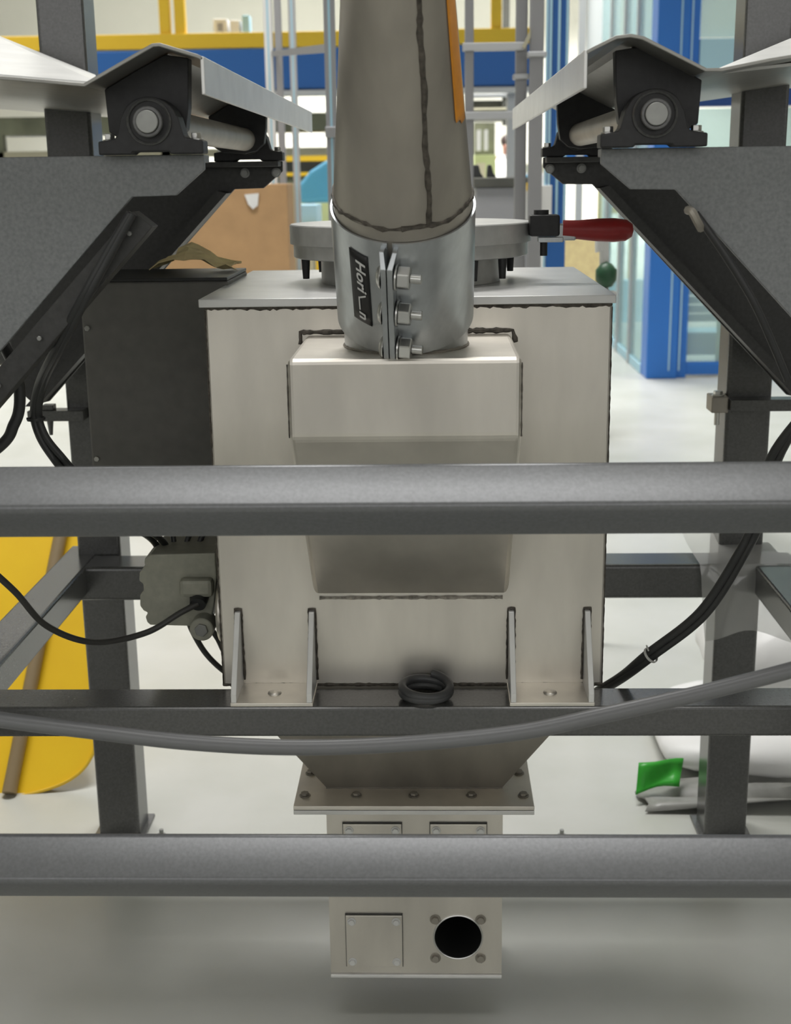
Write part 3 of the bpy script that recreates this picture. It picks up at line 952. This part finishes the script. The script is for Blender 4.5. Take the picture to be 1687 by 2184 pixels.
# ring of hose lying on the rail
rg = []
for k in range(97):
    w = 4.2 * math.pi * k / 96 + 0.7
    h = 0.0062 + 0.0135 * k / 96
    rr = 0.0302 + 0.0010 * math.sin(w)
    rg.append((0.019 + rr * math.cos(w), 1.5575 + 0.90 * rr * math.sin(w), 0.5695 + h + 0.17 * rr * math.sin(w) * (k / 96) - 0.10 * rr * math.cos(w) * (k / 96)))
tag(MB().tube(rg, 0.0056, 14).build('hose_ring', 'hose_dark'), 'coiled ring of dark hose lying on the rail before the hopper', 'hose')

# ------------------------------------------------------------------ things behind the frame, near
YB = thing('yellow_tray', 'yellow sheet with rounded corner leaning back behind the left post', 'tray', (-0.9, 2.43, 0.0))
LEAN = math.radians(48)
PN = Vector((0, -math.sin(math.pi / 2 - LEAN + 0.0), math.cos(math.pi / 2 - LEAN))).normalized()
PN = Vector((0, -math.cos(math.pi / 2 - LEAN), math.sin(math.pi / 2 - LEAN)))
PO = Vector((0, 2.43, 0.004))


def on_lean(x, y):
    d = fw + RT * ((x - W / 2) / F) - UP * ((y - H / 2) / F)
    return CAM + d * ((PO - CAM).dot(PN) / d.dot(PN))


oc = [(-120, 1060), (-120, 1706), (-40, 1706), (35, 1699), (90, 1687), (135, 1671), (168, 1650), (190, 1624), (203, 1590), (206, 1520), (204, 1300), (202, 1060)]
fpts = [on_lean(*q) for q in oc]
n = len(fpts)
back = [p - PN * 0.012 for p in fpts]
MB().add(fpts + back, [tuple(range(n)), tuple(range(2 * n - 1, n - 1, -1))] + [(i, n + i, n + (i + 1) % n, (i + 1) % n) for i in range(n)]).build('tray_sheet', 'yellow', YB, 0.003)
rim = MB().tube(spline([p + PN * 0.001 for p in fpts[1:]], 4), 0.0035, 8).build('rolled_edge', 'yellow_bar', YB)
a, b = on_lean(112, 1250) + PN * 0.014, on_lean(24, 1696) + PN * 0.014
MB().tube([a + (a - b) * 0.5, a, b], 0.015, 12).build('support_tube', 'brown_leg', YB)

# white sacks behind the right post
def sack(name, m, cx, cy, z0, sx, sy, sz, label, group, skew=0.0, seed=1, tilt=0.0):
    rnd = random.Random(seed)
    ph = [rnd.uniform(0, 6) for _ in range(8)]
    b = MB()
    nu, nv = 36, 18
    vs = []
    for j in range(nv + 1):
        v = -math.pi / 2 + math.pi * j / nv
        for i in range(nu):
            u = 2 * math.pi * i / nu
            e = 0.45
            def sg(c):
                return math.copysign(abs(c) ** e, c)
            x = sg(math.cos(v)) * sg(math.cos(u))
            y = sg(math.cos(v)) * sg(math.sin(u))
            z = math.copysign(abs(math.sin(v)) ** 0.8, math.sin(v))
            wv = 1 + 0.035 * math.sin(3 * u + ph[0]) * math.cos(2 * v + ph[1]) + 0.02 * math.sin(7 * u + ph[2] + 3 * z)
            zz = max(-1, z) * sz / 2 + sz / 2
            zz *= (1 + 0.06 * math.sin(4 * x + ph[3]) + 0.04 * math.sin(6 * y + ph[4]))
            vs.append((cx + x * sx / 2 * wv + skew * (zz / sz), cy + y * sy / 2 * wv + tilt * zz, z0 + zz))
    fs = [(j * nu + i, j * nu + (i + 1) % nu, (j + 1) * nu + (i + 1) % nu, (j + 1) * nu + i) for j in range(nv) for i in range(nu)]
    b.add(vs, fs, True)
    o = b.build(name, m)
    return tag(o, label, 'sack', group)


sack('white_sack', 'sack_white', 0.88, 2.66, 0.002, 0.78, 0.44, 0.085, 'flat white plastic sack on the floor behind the right post, lowest', 'white sacks behind the right post', 0.05, 3)
sack('white_sack', 'sack_white', 0.985, 2.80, 0.088, 0.78, 0.44, 0.19, 'white plastic sack lying on the lowest sack behind the right post', 'white sacks behind the right post', 0.10, 5)
gl = MB()
g0 = [at(1362, 1628, 2.42), at(1458, 1620, 2.44), at(1448, 1678, 2.40), at(1354, 1692, 2.385)]
N = 7
vs = []
for j in range(N):
    for i in range(N):
        u, v = i / (N - 1), j / (N - 1)
        p = g0[0].lerp(g0[1], u).lerp(g0[3].lerp(g0[2], u), v)
        vs.append(p + Vector((0, -0.006 * math.sin(5 * u + 2 * v), 0.004 * math.sin(6 * v + 3 * u))))
gl.add(vs, [(j * N + i, j * N + i + 1, (j + 1) * N + i + 1, (j + 1) * N + i) for j in range(N - 1) for i in range(N - 1)], True)
go = gl.build('green_packet', 'green_label')
sd = go.modifiers.new('thick', 'SOLIDIFY')
sd.thickness = 0.003
tag(go, 'small shiny green packet against the white sacks', 'packet')
# crumpled film at the foot of the post, fold shadows put into its colour
df = MB()
vs = []
for j in range(8):
    for i in range(14):
        u, v = i / 13, j / 7
        vs.append((0.44 + 0.36 * u + 0.01 * math.sin(9 * v), 2.34 + 0.13 * v, 0.004 + 0.022 * abs(math.sin(3.1 * v * 2 + 2 * u)) * (0.4 + u)))
df.add(vs, [(j * 14 + i, j * 14 + i + 1, (j + 1) * 14 + i + 1, (j + 1) * 14 + i) for j in range(7) for i in range(13)], True)
do = df.build('shaded_film', 'film_shade')
sd = do.modifiers.new('thick', 'SOLIDIFY')
sd.thickness = 0.002
tag(do, 'crumpled plastic film on the floor before the white sacks, fold shade put into its colour', 'film')
# clear plastic film hung over the rear rail
pf = MB()
vs = []
NU, NV = 26, 16
prof = [(2.60, 0.60), (2.50, 0.605), (2.40, 0.60), (2.30, 0.59), (2.255, 0.578), (2.20, 0.572), (2.152, 0.568), (2.146, 0.55), (2.144, 0.52), (2.142, 0.49), (2.140, 0.46), (2.138, 0.445)]
NV = len(prof) - 1
for j in range(NV + 1):
    for i in range(NU + 1):
        u = i / NU
        y, z = prof[j]
        y -= 0.006 * (1 + math.sin(17 * u + 0.6 * j)) * (1 if j > 6 else 0.2)
        z += 0.004 * math.sin(11 * u + j) * (1 if (j > 8 or j < 4) else 0)
        if j == NV:
            z += 0.010 * math.sin(7 * u) - 0.006
        vs.append((0.495 + 0.30 * u - 0.012 * (NV - j) / NV * 2 + 0.02 * (1 - u) * max(0, 7 - j) / 7 * 0, y, z))
pf.add(vs, [(j * (NU + 1) + i, j * (NU + 1) + i + 1, (j + 1) * (NU + 1) + i + 1, (j + 1) * (NU + 1) + i) for j in range(NV) for i in range(NU)], True)
tag(pf.build('plastic_film', 'film'), 'clear plastic film hung over the rear rail at the right post', 'film')

# small floor bolts beside the rear posts
for k, (x_, y_) in enumerate(((345, 1785), (1198, 1786))):
    d = fw + RT * ((x_ - W / 2) / F) - UP * ((y_ - H / 2) / F)
    p = CAM + d * (-CAM.z / d.z)
    t = thing('floor_bolt', 'small anchor bolt standing in the floor %s' % ('beside the left rear post' if k == 0 else 'right of the discharge box'), 'bolt', p, 'anchor bolts in the floor')
    MB().cyl(p, p + Vector((0, 0, 0.006)), 0.008, n=16).build('nut', 'cast_grey', t)
    MB().cyl(p, p + Vector((0, 0, 0.016)), 0.004, n=12).build('stud', 'cast_grey', t)

# ------------------------------------------------------------------ background
# crate behind the left bracket
cr = thing('plywood_crate', 'tall tan plywood crate standing behind the left bracket', 'crate', (-0.95, 5.7, 0))
MB().box(-1.30, -0.578, 5.6, 5.85, 0.10, 1.19).build('crate_body', 'carton', cr, 0.004)
for cx in (-1.22, -0.94, -0.66):
    MB().box(cx - 0.05, cx + 0.05, 5.6, 5.85, 0, 0.10).build('skid', 'carton', cr, 0.003)
q = [at(522, 415, 5.598), at(552, 412, 5.598), at(550, 438, 5.598), at(540, 446, 5.598), at(530, 436, 5.598)]
MB().prism([(p.x, p.z) for p in q], 5.590, 5.599, 'y').build('white_tag', 'white_paint', cr)

# overhead platform with blue fascia and yellow kick board
PL = thing('platform', 'long blue platform beam with yellow kick board across the hall', 'platform', (0, 9, 1.79))
MB().box(-6.0, 0.75, 9.0, 9.12, 1.775, 2.035).build('fascia', 'blue', PL, 0.01)
MB().box(-6.0, 0.75, 9.0, 9.06, 2.04, 2.135).build('kick_board', 'yellow_bar', PL, 0.005)
MB().box(-6.0, 0.75, 9.06, 10.6, 2.02, 2.04).build('deck', 'grey_tube', PL)
MB().box(-6.0, 0.75, 8.98, 9.10, 1.735, 1.768).build('bottom_flange', 'alu', PL, 0.004)
for px_ in (-5.5, -3.6, -1.72, -0.1, 0.6):
    MB().box(px_ - 0.06, px_ + 0.06, 9.3, 9.42, 0, 2.02).build('leg', 'machine_green' if px_ < -1 else 'alu', PL, 0.004)
for px_ in (-4.5, -1.72, -1.62, 0.45):
    MB().box(px_ - 0.035, px_ + 0.035, 9.02, 9.08, 2.135, 3.1).build('guard_post', 'yellow_bar', PL, 0.004)
MB().box(-6.0, 0.75, 9.03, 9.07, 3.05, 3.1).build('guard_rail', 'yellow_bar', PL, 0.004)
for k, (bx0, bx1, bz) in enumerate(((458, 488, 0.11), (494, 514, 0.10), (520, 535, 0.13))):
    a, b = at(bx0, 80, 9.3).x, at(bx1, 80, 9.3).x
    t = thing('control_unit', ('white box with dark display', 'narrow white box', 'pale blue narrow box')[k] + ' standing on the blue platform', 'box', ((a + b) / 2, 9.3, 2.04))
    MB().box(a, b, 9.25, 9.37, 2.0405, 2.14 + bz).build('unit_case', 'white_paint' if k < 2 else 'blue_pale', t, 0.006)
    if k == 0:
        MB().box(a + 0.03, b - 0.03, 9.244, 9.2495, 2.17, 2.22).build('display', 'grey_tube', t)

# machinery under the platform
def machine(name, label, cat, x0, x1, y0, y1, parts):
    t = thing(name, label, cat, ((x0 + x1) / 2, (y0 + y1) / 2, 0))
    for (nm, m, a0, a1, b0, b1, c0, c1) in parts:
        MB().box(x0 + (x1 - x0) * a0, x0 + (x1 - x0) * a1, y0 + (y1 - y0) * b0, y0 + (y1 - y0) * b1, c0, c1).build(nm, m, t, 0.004)
    return t


machine('conveyor', 'long low green-grey conveyor under the blue platform', 'conveyor', -3.4, -0.55, 10.2, 11.0,
        [('side_beam', 'machine_green', 0, 1, 0, 0.08, 1.55, 1.68), ('belt', 'machine_dark', 0, 1, 0.08, 0.95, 1.56, 1.62), ('lower_beam', 'machine_beige', 0, 1, 0, 0.08, 1.37, 1.43),
         ('drip_tray', 'machine_dark', 0, 1, 0.05, 0.9, 1.25, 1.33),
         ('leg', 'machine_green', 0.02, 0.06, 0, 0.1, 0, 1.56), ('leg', 'machine_green', 0.48, 0.52, 0, 0.1, 0, 1.56), ('leg', 'machine_green', 0.94, 0.98, 0, 0.1, 0, 1.56)])
machine('work_cabinet', 'yellow-green cabinet under the conveyor beyond the crate', 'cabinet', -1.35, -0.80, 11.4, 12.0,
        [('cabinet_body', 'machine_green', 0, 1, 0, 1, 0, 1.22), ('cabinet_top', 'yellow_bar', 0, 1, -0.03, 1, 1.22, 1.42), ('door', 'lime', 0.06, 0.94, -0.02, 0, 0.1, 1.15)])
machine('white_cabinet', 'white cabinet beyond the light blue tub', 'cabinet', -0.95, -0.35, 13.4, 14.0,
        [('cabinet_body', 'white_paint', 0, 1, 0, 1, 0, 1.62), ('door', 'wall_plaster', 0.05, 0.48, -0.02, 0, 0.1, 1.55), ('door', 'wall_plaster', 0.52, 0.95, -0.02, 0, 0.1, 1.55)])
machine('work_bench', 'pale bench beyond the left post', 'bench', -3.3, -2.2, 11.5, 12.2,
        [('bench_top', 'white_paint', 0, 1, 0, 1, 1.62, 1.67), ('leg', 'machine_green', 0.02, 0.08, 0.1, 0.2, 0, 1.62), ('leg', 'machine_green', 0.92, 0.98, 0.1, 0.2, 0, 1.62), ('cross_rail', 'machine_green', 0.02, 0.98, 0.1, 0.16, 1.25, 1.31)])
# light blue tub on a trolley
tb = thing('blue_tub', 'light blue plastic tub on a stand left of the pipe', 'tub', (-0.55, 8.4, 0))
MB().prism([(-0.80, 1.06), (-0.80, 1.16), (-0.72, 1.25), (-0.62, 1.31), (-0.24, 1.33), (-0.24, 1.10), (-0.30, 1.06)], 8.2, 8.6, 'y').build('tub_shell', 'blue_tub', tb, 0.03, 3)
MB().box(-0.50, -0.26, 8.12, 8.19, 1.02, 1.20).build('tub_label', 'white_paint', tb, 0.004)
for xx in (-0.74, -0.30):
    MB().box(xx - 0.02, xx + 0.02, 8.25, 8.55, 0, 1.06).build('stand_leg', 'machine_beige', tb, 0.003)
machine('yellow_trolley', 'small yellow-edged trolley beyond the crate edge', 'trolley', -0.88, -0.62, 7.6, 8.0,
        [('shelf', 'yellow_bar', 0, 1, 0, 1, 0.90, 0.94), ('bin', 'blue_pale', 0.45, 0.95, 0.1, 0.9, 0.94, 1.06), ('leg', 'yellow_bar', 0, 0.1, 0, 0.1, 0, 0.9), ('leg', 'yellow_bar', 0.9, 1, 0, 0.1, 0, 0.9), ('lower_shelf', 'white_paint', 0, 1, 0, 1, 0.4, 0.44)])

# aluminium frame left of the pipe
AF = thing('aluminium_frame', 'slim pale aluminium profile frame left of the pipe', 'frame', (-0.6, 6, 0))
for xx, y0, wd, tone in ((-0.683, 6.0, 0.036, 'white_paint'), (-0.578, 6.0, 0.030, 'alu'), (-0.268, 4.02, 0.032, 'grey_tube')):
    post = MB().box(xx - wd / 2, xx + wd / 2, y0, y0 + wd, 0, 2.4).build('post', tone, AF, 0.003)
    MB().box(xx - wd * 0.12, xx + wd * 0.12, y0 - 0.001, y0 + 0.004, 0, 2.4).build('profile_slot', 'blue_pale', post)
for (x0, y0, z0, x1, y1, z1) in ((-0.66, 6.0, 1.74, -0.27, 4.03, 1.582),):
    MB().tube([(x0, y0, z0), (x1, y1, z1)], 0.016, 4).build('cross_rail', 'grey_tube', AF)
MB().box(-0.285, -0.251, 3.985, 4.02, 1.33, 1.36).build('corner_joint', 'grey_tube', AF, 0.003)
MB().box(-0.655, -0.625, 6.0, 6.03, 0.3, 2.3).build('slotted_rail', 'grey_tube', AF, 0.002)

# grey tube frame right of the pipe
GF = thing('grey_tube_frame', 'grey square tube frame with two cross rails right of the pipe', 'frame', (0.25, 4, 0))
for xx, wd, y0 in ((0.140, 0.026, 4.03), (0.294, 0.034, 4.05), (0.335, 0.040, 4.0)):
    post = MB().box(xx - wd / 2, xx + wd / 2, y0, y0 + wd, 0, 2.4).build('post', 'grey_tube', GF, 0.003)
for zz in (1.578, 1.386):
    MB().box(0.12, 0.30, 4.018, 4.048, zz - 0.011, zz + 0.011).build('cross_rail', 'alu', GF, 0.002)
MB().box(0.335 - 0.028, 0.335 + 0.028, 3.985, 4.048, 1.545, 1.560).build('collar', 'alu', GF, 0.003)
MB().box(0.294 - 0.024, 0.294 + 0.022, 4.04, 4.09, 1.488, 1.503).build('collar', 'alu', GF, 0.003)
MB().prism([(0.292, 1.575), (0.316, 1.622), (0.316, 1.60), (0.300, 1.568)], 3.995, 4.01, 'y').build('corner_gusset', 'machine_beige', GF)

# machinery far right of the pipe
xa, xb = at(1000, 230, 11.2).x, at(1118, 230, 11.2).x
machine('dark_machine', 'dark machine with pale rails under the platform beyond the grey tube frame', 'machine', xa, xb, 11.2, 12.0,
        [('machine_body', 'machine_dark', 0, 1, 0, 1, 1.66, 1.80), ('table_rail', 'alu', -0.05, 1.05, -0.05, 0, 1.82, 1.85), ('table_rail', 'machine_beige', -0.05, 1.05, -0.05, 0, 1.72, 1.74),
         ('column', 'machine_dark', 0.60, 0.72, -0.04, 0, 1.60, 2.7), ('leg', 'machine_dark', -0.05, 0.05, 0, 0.1, 0, 1.66), ('leg', 'machine_dark', 0.93, 1.03, 0, 0.1, 0, 1.66)])
xa, xb = at(1012, 330, 17.0).x, at(1058, 330, 17.0).x
machine('green_workstation', 'pale green workstation with screens far behind the grey frame', 'workstation', xa, xb, 17.0, 17.6,
        [('desk_body', 'lime', 0, 1, 0, 1, 0, 1.45), ('back_panel', 'machine_green', 0, 1, 0.5, 0.6, 1.45, 1.85), ('screen', 'white_paint', 0.1, 0.3, 0, 0.1, 1.50, 1.75), ('screen', 'white_paint', 0.45, 0.62, 0, 0.1, 1.50, 1.75), ('drawer', 'machine_beige', 0.1, 0.5, -0.03, 0, 1.1, 1.35)])
machine('grey_tank', 'grey steel bin with slanted strut right of the pipe', 'bin', 0.19, 0.385, 5.0, 5.4,
        [('bin_body', 'grey_tube', 0, 1, 0, 1, 0.25, 1.17), ('bin_rim', 'machine_dark', -0.03, 1.03, -0.03, 1, 1.17, 1.205), ('leg', 'grey_tube', 0, 0.12, 0, 0.1, 0, 0.25), ('leg', 'grey_tube', 0.88, 1, 0, 0.1, 0, 0.25)])
for q, (xa, xb) in enumerate(((1003, 1025), (1038, 1052))):
    a, b = at(xa, 370, 5.1).x, at(xb, 370, 5.1).x
    t = MB().prism([(a, 1.206), (b + 0.012, 1.206), (b, 1.222), (b - 0.008, 1.252), (a + 0.004, 1.252)], 5.08, 5.16, 'y').build('rubber_block', 'rubber', None, 0.004)
    tag(t, ('wide', 'narrow')[q] + ' black rubber block standing on the grey bin rim', 'block')
wb = thing('clipboard', 'white board with a metal clip hanging beside the blue post', 'board', at(1140, 460, 4.42))
a, b = at(1115, 425, 4.42), at(1166, 425, 4.42)
MB().box(a.x, 0.428, 4.486, 4.4995, at(1140, 470, 4.42).z, at(1140, 396, 4.42).z).build('board_sheet', 'white_paint', wb, 0.002)
c = at(1140, 398, 4.41)
MB().box(c.x - 0.022, c.x + 0.022, 4.474, 4.4855, c.z - 0.014, c.z + 0.012).build('clip', 'yellow_bar', wb, 0.003)

BP = thing('blue_post', 'blue ribbed profile post standing right of the grey frame', 'post', (0.444, 4.5, 0))
MB().box(0.412, 0.476, 4.5, 4.56, 0, 2.6).build('post_core', 'blue', BP, 0.003)
for xx in (0.417, 0.444, 0.470):
    MB().box(xx - 0.004, xx + 0.004, 4.492, 4.502, 1.045, 2.6).build('rib', 'blue_pale', BP, 0.001)
MB().box(0.402, 0.409, 4.5, 4.51, 0, 2.6).build('edge_strip', 'blue_pale', BP)

# far person in a white coat
PS = thing('person', 'person in a white coat standing far off right of the pipe', 'person', (1.13, 20, 0))
JV = [((0, 0, 0.95), 0.13), ((0, 0.01, 1.18), 0.125), ((0, 0.01, 1.38), 0.12), ((0, 0, 1.48), 0.055), ((0, -0.015, 1.56), 0.075), ((0, -0.02, 1.66), 0.085),
      ((0.17, 0, 1.40), 0.06), ((0.25, 0.02, 1.14), 0.05), ((0.10, -0.20, 1.08), 0.038), ((0.03, -0.26, 1.09), 0.03),
      ((-0.17, 0, 1.40), 0.06), ((-0.25, 0.02, 1.14), 0.05), ((-0.14, -0.20, 1.05), 0.038), ((-0.07, -0.25, 1.05), 0.03),
      ((0.09, 0, 0.88), 0.085), ((0.10, -0.01, 0.48), 0.06), ((0.10, 0.02, 0.09), 0.045), ((0.10, -0.12, 0.04), 0.035),
      ((-0.09, 0, 0.88), 0.085), ((-0.10, -0.01, 0.48), 0.06), ((-0.10, 0.02, 0.09), 0.045), ((-0.10, -0.12, 0.04), 0.035)]
JE = [(0, 1), (1, 2), (2, 3), (3, 4), (4, 5), (2, 6), (6, 7), (7, 8), (8, 9), (2, 10), (10, 11), (11, 12), (12, 13), (0, 14), (14, 15), (15, 16), (16, 17), (0, 18), (18, 19), (19, 20), (20, 21)]
me = bpy.data.meshes.new('body')
me.from_pydata([(1.13 + v[0][0], 20 + v[0][1], v[0][2]) for v in JV], JE, [])
me.materials.append(MATS['skin'])
bo_ = bpy.data.objects.new('body', me)
COL.objects.link(bo_)
bo_.parent = PS
bo_.matrix_parent_inverse = PS.matrix_world.inverted()
sk = bo_.modifiers.new('skin', 'SKIN')
for v, (_, r) in zip(me.skin_vertices[0].data, JV):
    v.radius = (r, r)
me.skin_vertices[0].data[0].use_root = True
su = bo_.modifiers.new('smooth', 'SUBSURF')
su.levels = su.render_levels = 2
coat = MB()
prof = [(0.42, 0.22, 0.17), (0.80, 0.21, 0.16), (1.0, 0.19, 0.15), (1.2, 0.20, 0.15), (1.36, 0.215, 0.14), (1.45, 0.14, 0.11), (1.48, 0.085, 0.085)]
vs = []
n = 20
for z, a, b in prof:
    for i in range(n):
        w = 2 * math.pi * i / n
        vs.append((1.13 + a * math.cos(w), 20 + b * math.sin(w), z))
coat.add(vs, [(k * n + i, k * n + (i + 1) % n, (k + 1) * n + (i + 1) % n, (k + 1) * n + i) for k in range(len(prof) - 1) for i in range(n)], True)
for sx in (-1, 1):
    coat.tube(spline([(1.13 + sx * 0.18, 20, 1.40), (1.13 + sx * 0.26, 20.01, 1.14), (1.13 + sx * 0.13, 19.80, 1.07)], 6), 0.068, 10)
coat.build('coat', 'coat_white', PS)
MB().lathe((1.13, 20.015, 1.60), (0, 0, 1), [(0, 0.07), (0.05, 0.098), (0.11, 0.102), (0.155, 0.07), (0.175, 0.02), (0.176, 0.001)], 20).build('hair', 'hair', PS)
MB().prism([(1.07, 1.47), (1.19, 1.47), (1.13, 1.36)], 19.845, 19.86, 'y').build('shirt_front', 'trousers', PS)

# glazed booth on the right
BT = thing('glazed_booth', 'blue framed glass booth standing to the right beyond the post', 'booth', (1.42, 8.0, 0))
MB().box(1.315, 1.50, 7.9, 8.12, 0, 3.4).build('corner_pillar', 'blue_bright', BT, 0.006)
MB().box(1.50, 1.56, 7.93, 8.10, 0, 3.4).build('pillar_strip', 'blue_bright', BT, 0.004)
for xx in (1.445, 1.505):
    MB().box(xx, xx + 0.008, 7.892, 7.9, 0.05, 3.4).build('pillar_seam', 'blue_pale', BT)
MB().box(1.50, 3.6, 7.95, 8.05, 0.015, 0.085).build('sill_rail', 'blue_bright', BT, 0.004)
MB().box(1.50, 3.6, 7.95, 8.05, 1.10, 1.28).build('middle_rail', 'blue_bright', BT, 0.004)
MB().box(1.562, 3.6, 7.94, 8.05, 1.58, 1.76).build('upper_rail', 'blue_dark', BT, 0.004)
MB().box(1.562, 3.6, 7.925, 8.05, 1.765, 1.95).build('header_panel', 'blue_pale', BT, 0.004)
for z0, z1 in ((0.09, 1.10), (1.29, 1.57), (1.96, 3.2)):
    MB().box(1.56, 3.6, 7.99, 8.0, z0, z1).build('pane', 'glass', BT)
for k in range(7):
    zz = 0.31 + k * 0.055
    MB().box(1.60, 3.5, 8.20, 8.215, zz, zz + 0.046).build('blind_slat', 'blind', BT)
MB().box(1.58, 2.6, 8.22, 8.5, 0.10, 0.24).build('inner_bench', 'blue_pale', BT, 0.004)
MB().box(1.79, 1.84, 8.1, 8.2, 0.05, 0.36).build('yellow_marker', 'lime', BT, 0.003)
# side wall of the booth running away
MB().box(1.31, 1.34, 8.12, 10.4, 0, 0.06).build('side_sill', 'blue_pale', BT, 0.004)
for k, y0 in enumerate((8.14, 8.62, 9.2, 9.9)):
    y1 = (8.58, 9.16, 9.86, 10.5)[k]
    MB().box(1.318, 1.326, y0, y1, 0.06, 3.3).build('pane', 'glass', BT)
for y0 in (8.59, 9.17, 9.87):
    MB().box(1.30, 1.345, y0, y0 + 0.035, 0, 3.3).build('mullion', 'alu', BT, 0.003)
MB().box(1.30, 1.345, 8.12, 10.5, 1.60, 1.95).build('side_rail', 'blue', BT, 0.004)
MB().box(1.36, 1.45, 8.14, 8.20, 0.4, 0.9).build('green_sheet', 'blind', BT)

# second blue cabin farther back
CB = thing('blue_cabin', 'blue cabin with pale window panels behind the right pan', 'cabin', (1.2, 11, 0))
MB().box(0.95, 1.95, 11.0, 11.1, 1.15, 1.93).build('front_wall', 'blue', CB, 0.006)
MB().box(0.95, 1.95, 11.0, 11.1, 0, 0.35).build('base_wall', 'blue_pale', CB, 0.006)
for xx in (0.99, 1.22, 1.9):
    MB().box(xx - 0.03, xx + 0.03, 10.97, 11.0, 0, 3.0).build('cabin_post', 'alu' if xx > 1.0 else 'blue_pale', CB, 0.004)
for x0, x1 in ((1.26, 1.52), (1.55, 1.86)):
    MB().box(x0, x1, 11.0, 11.02, 2.02, 2.9).build('window_panel', 'blind', CB, 0.004)
MB().box(1.24, 1.88, 10.96, 11.0, 1.95, 2.0).build('window_sill', 'blue_pale', CB, 0.004)
MB().box(0.95, 1.95, 11.0, 11.06, 1.60, 1.64).build('trim_strip', 'alu', CB)

# clutter seen over the hatch, right
machine('tan_carton', 'tan cardboard carton beyond the red toggle handle', 'carton', 0.60, 0.80, 6.0, 6.35,
        [('carton_body', 'kraft', 0, 1, 0, 1, 0.55, 0.97), ('pallet', 'carton', -0.05, 1.05, 0, 1, 0.42, 0.55), ('pallet_foot', 'carton', -0.05, 0.15, 0, 1, 0, 0.42), ('pallet_foot', 'carton', 0.85, 1.05, 0, 1, 0, 0.42)])
machine('yellow_stand', 'yellow tube stand beyond the sloping right bracket', 'stand', 1.50, 1.82, 12.0, 12.4,
        [('upright', 'yellow_bar', 0, 0.12, 0, 0.08, 0, 1.35), ('upright', 'white_paint', 0.16, 0.34, 0, 0.1, 0, 1.35), ('cross_bar', 'yellow_bar', 0.30, 1, 0, 0.08, 0.86, 0.92), ('upright', 'yellow_bar', 0.9, 1, 0, 0.08, 0, 1.1)])
machine('beige_cabinet', 'beige cabinet standing behind the blue post', 'cabinet', 0.80, 1.25, 12.5, 13.0,
        [('cabinet_body', 'machine_beige', 0, 1, 0, 1, 0, 1.3), ('door', 'white_paint', 0.05, 0.95, -0.02, 0, 0.1, 1.22), ('blue_bag', 'blue_tub', 0.0, 0.35, -0.3, -0.05, 0.85, 1.2)])
vp = thing('valve_pipe', 'white standpipe with round dark green valve behind the hopper lid corner', 'pipe', at(1288, 590, 3.3) * Vector((1, 1, 0)) if False else Vector((at(1288, 590, 3.3).x, 3.3, 0)))
c = at(1288, 588, 3.3)
MB().tube(spline([(c.x - 0.012, 3.3, c.z + 0.12), (c.x - 0.012, 3.3, c.z + 0.06), (c.x, 3.3, c.z + 0.02), (c.x, 3.3, 0.0)], 6), 0.012, 10).build('standpipe', 'white_paint', vp)
MB().lathe((c.x + 0.004, 3.29, c.z - 0.03), (0, 0, 1), [(0, 0.0001), (0.004, 0.016), (0.02, 0.026), (0.045, 0.026), (0.06, 0.014), (0.066, 0.0001)], 20).build('valve_body', 'valve_green', vp)
MB().box(c.x - 0.02, c.x + 0.028, 3.265, 3.30, c.z - 0.05, c.z - 0.036).build('valve_flange', 'white_paint', vp, 0.003)
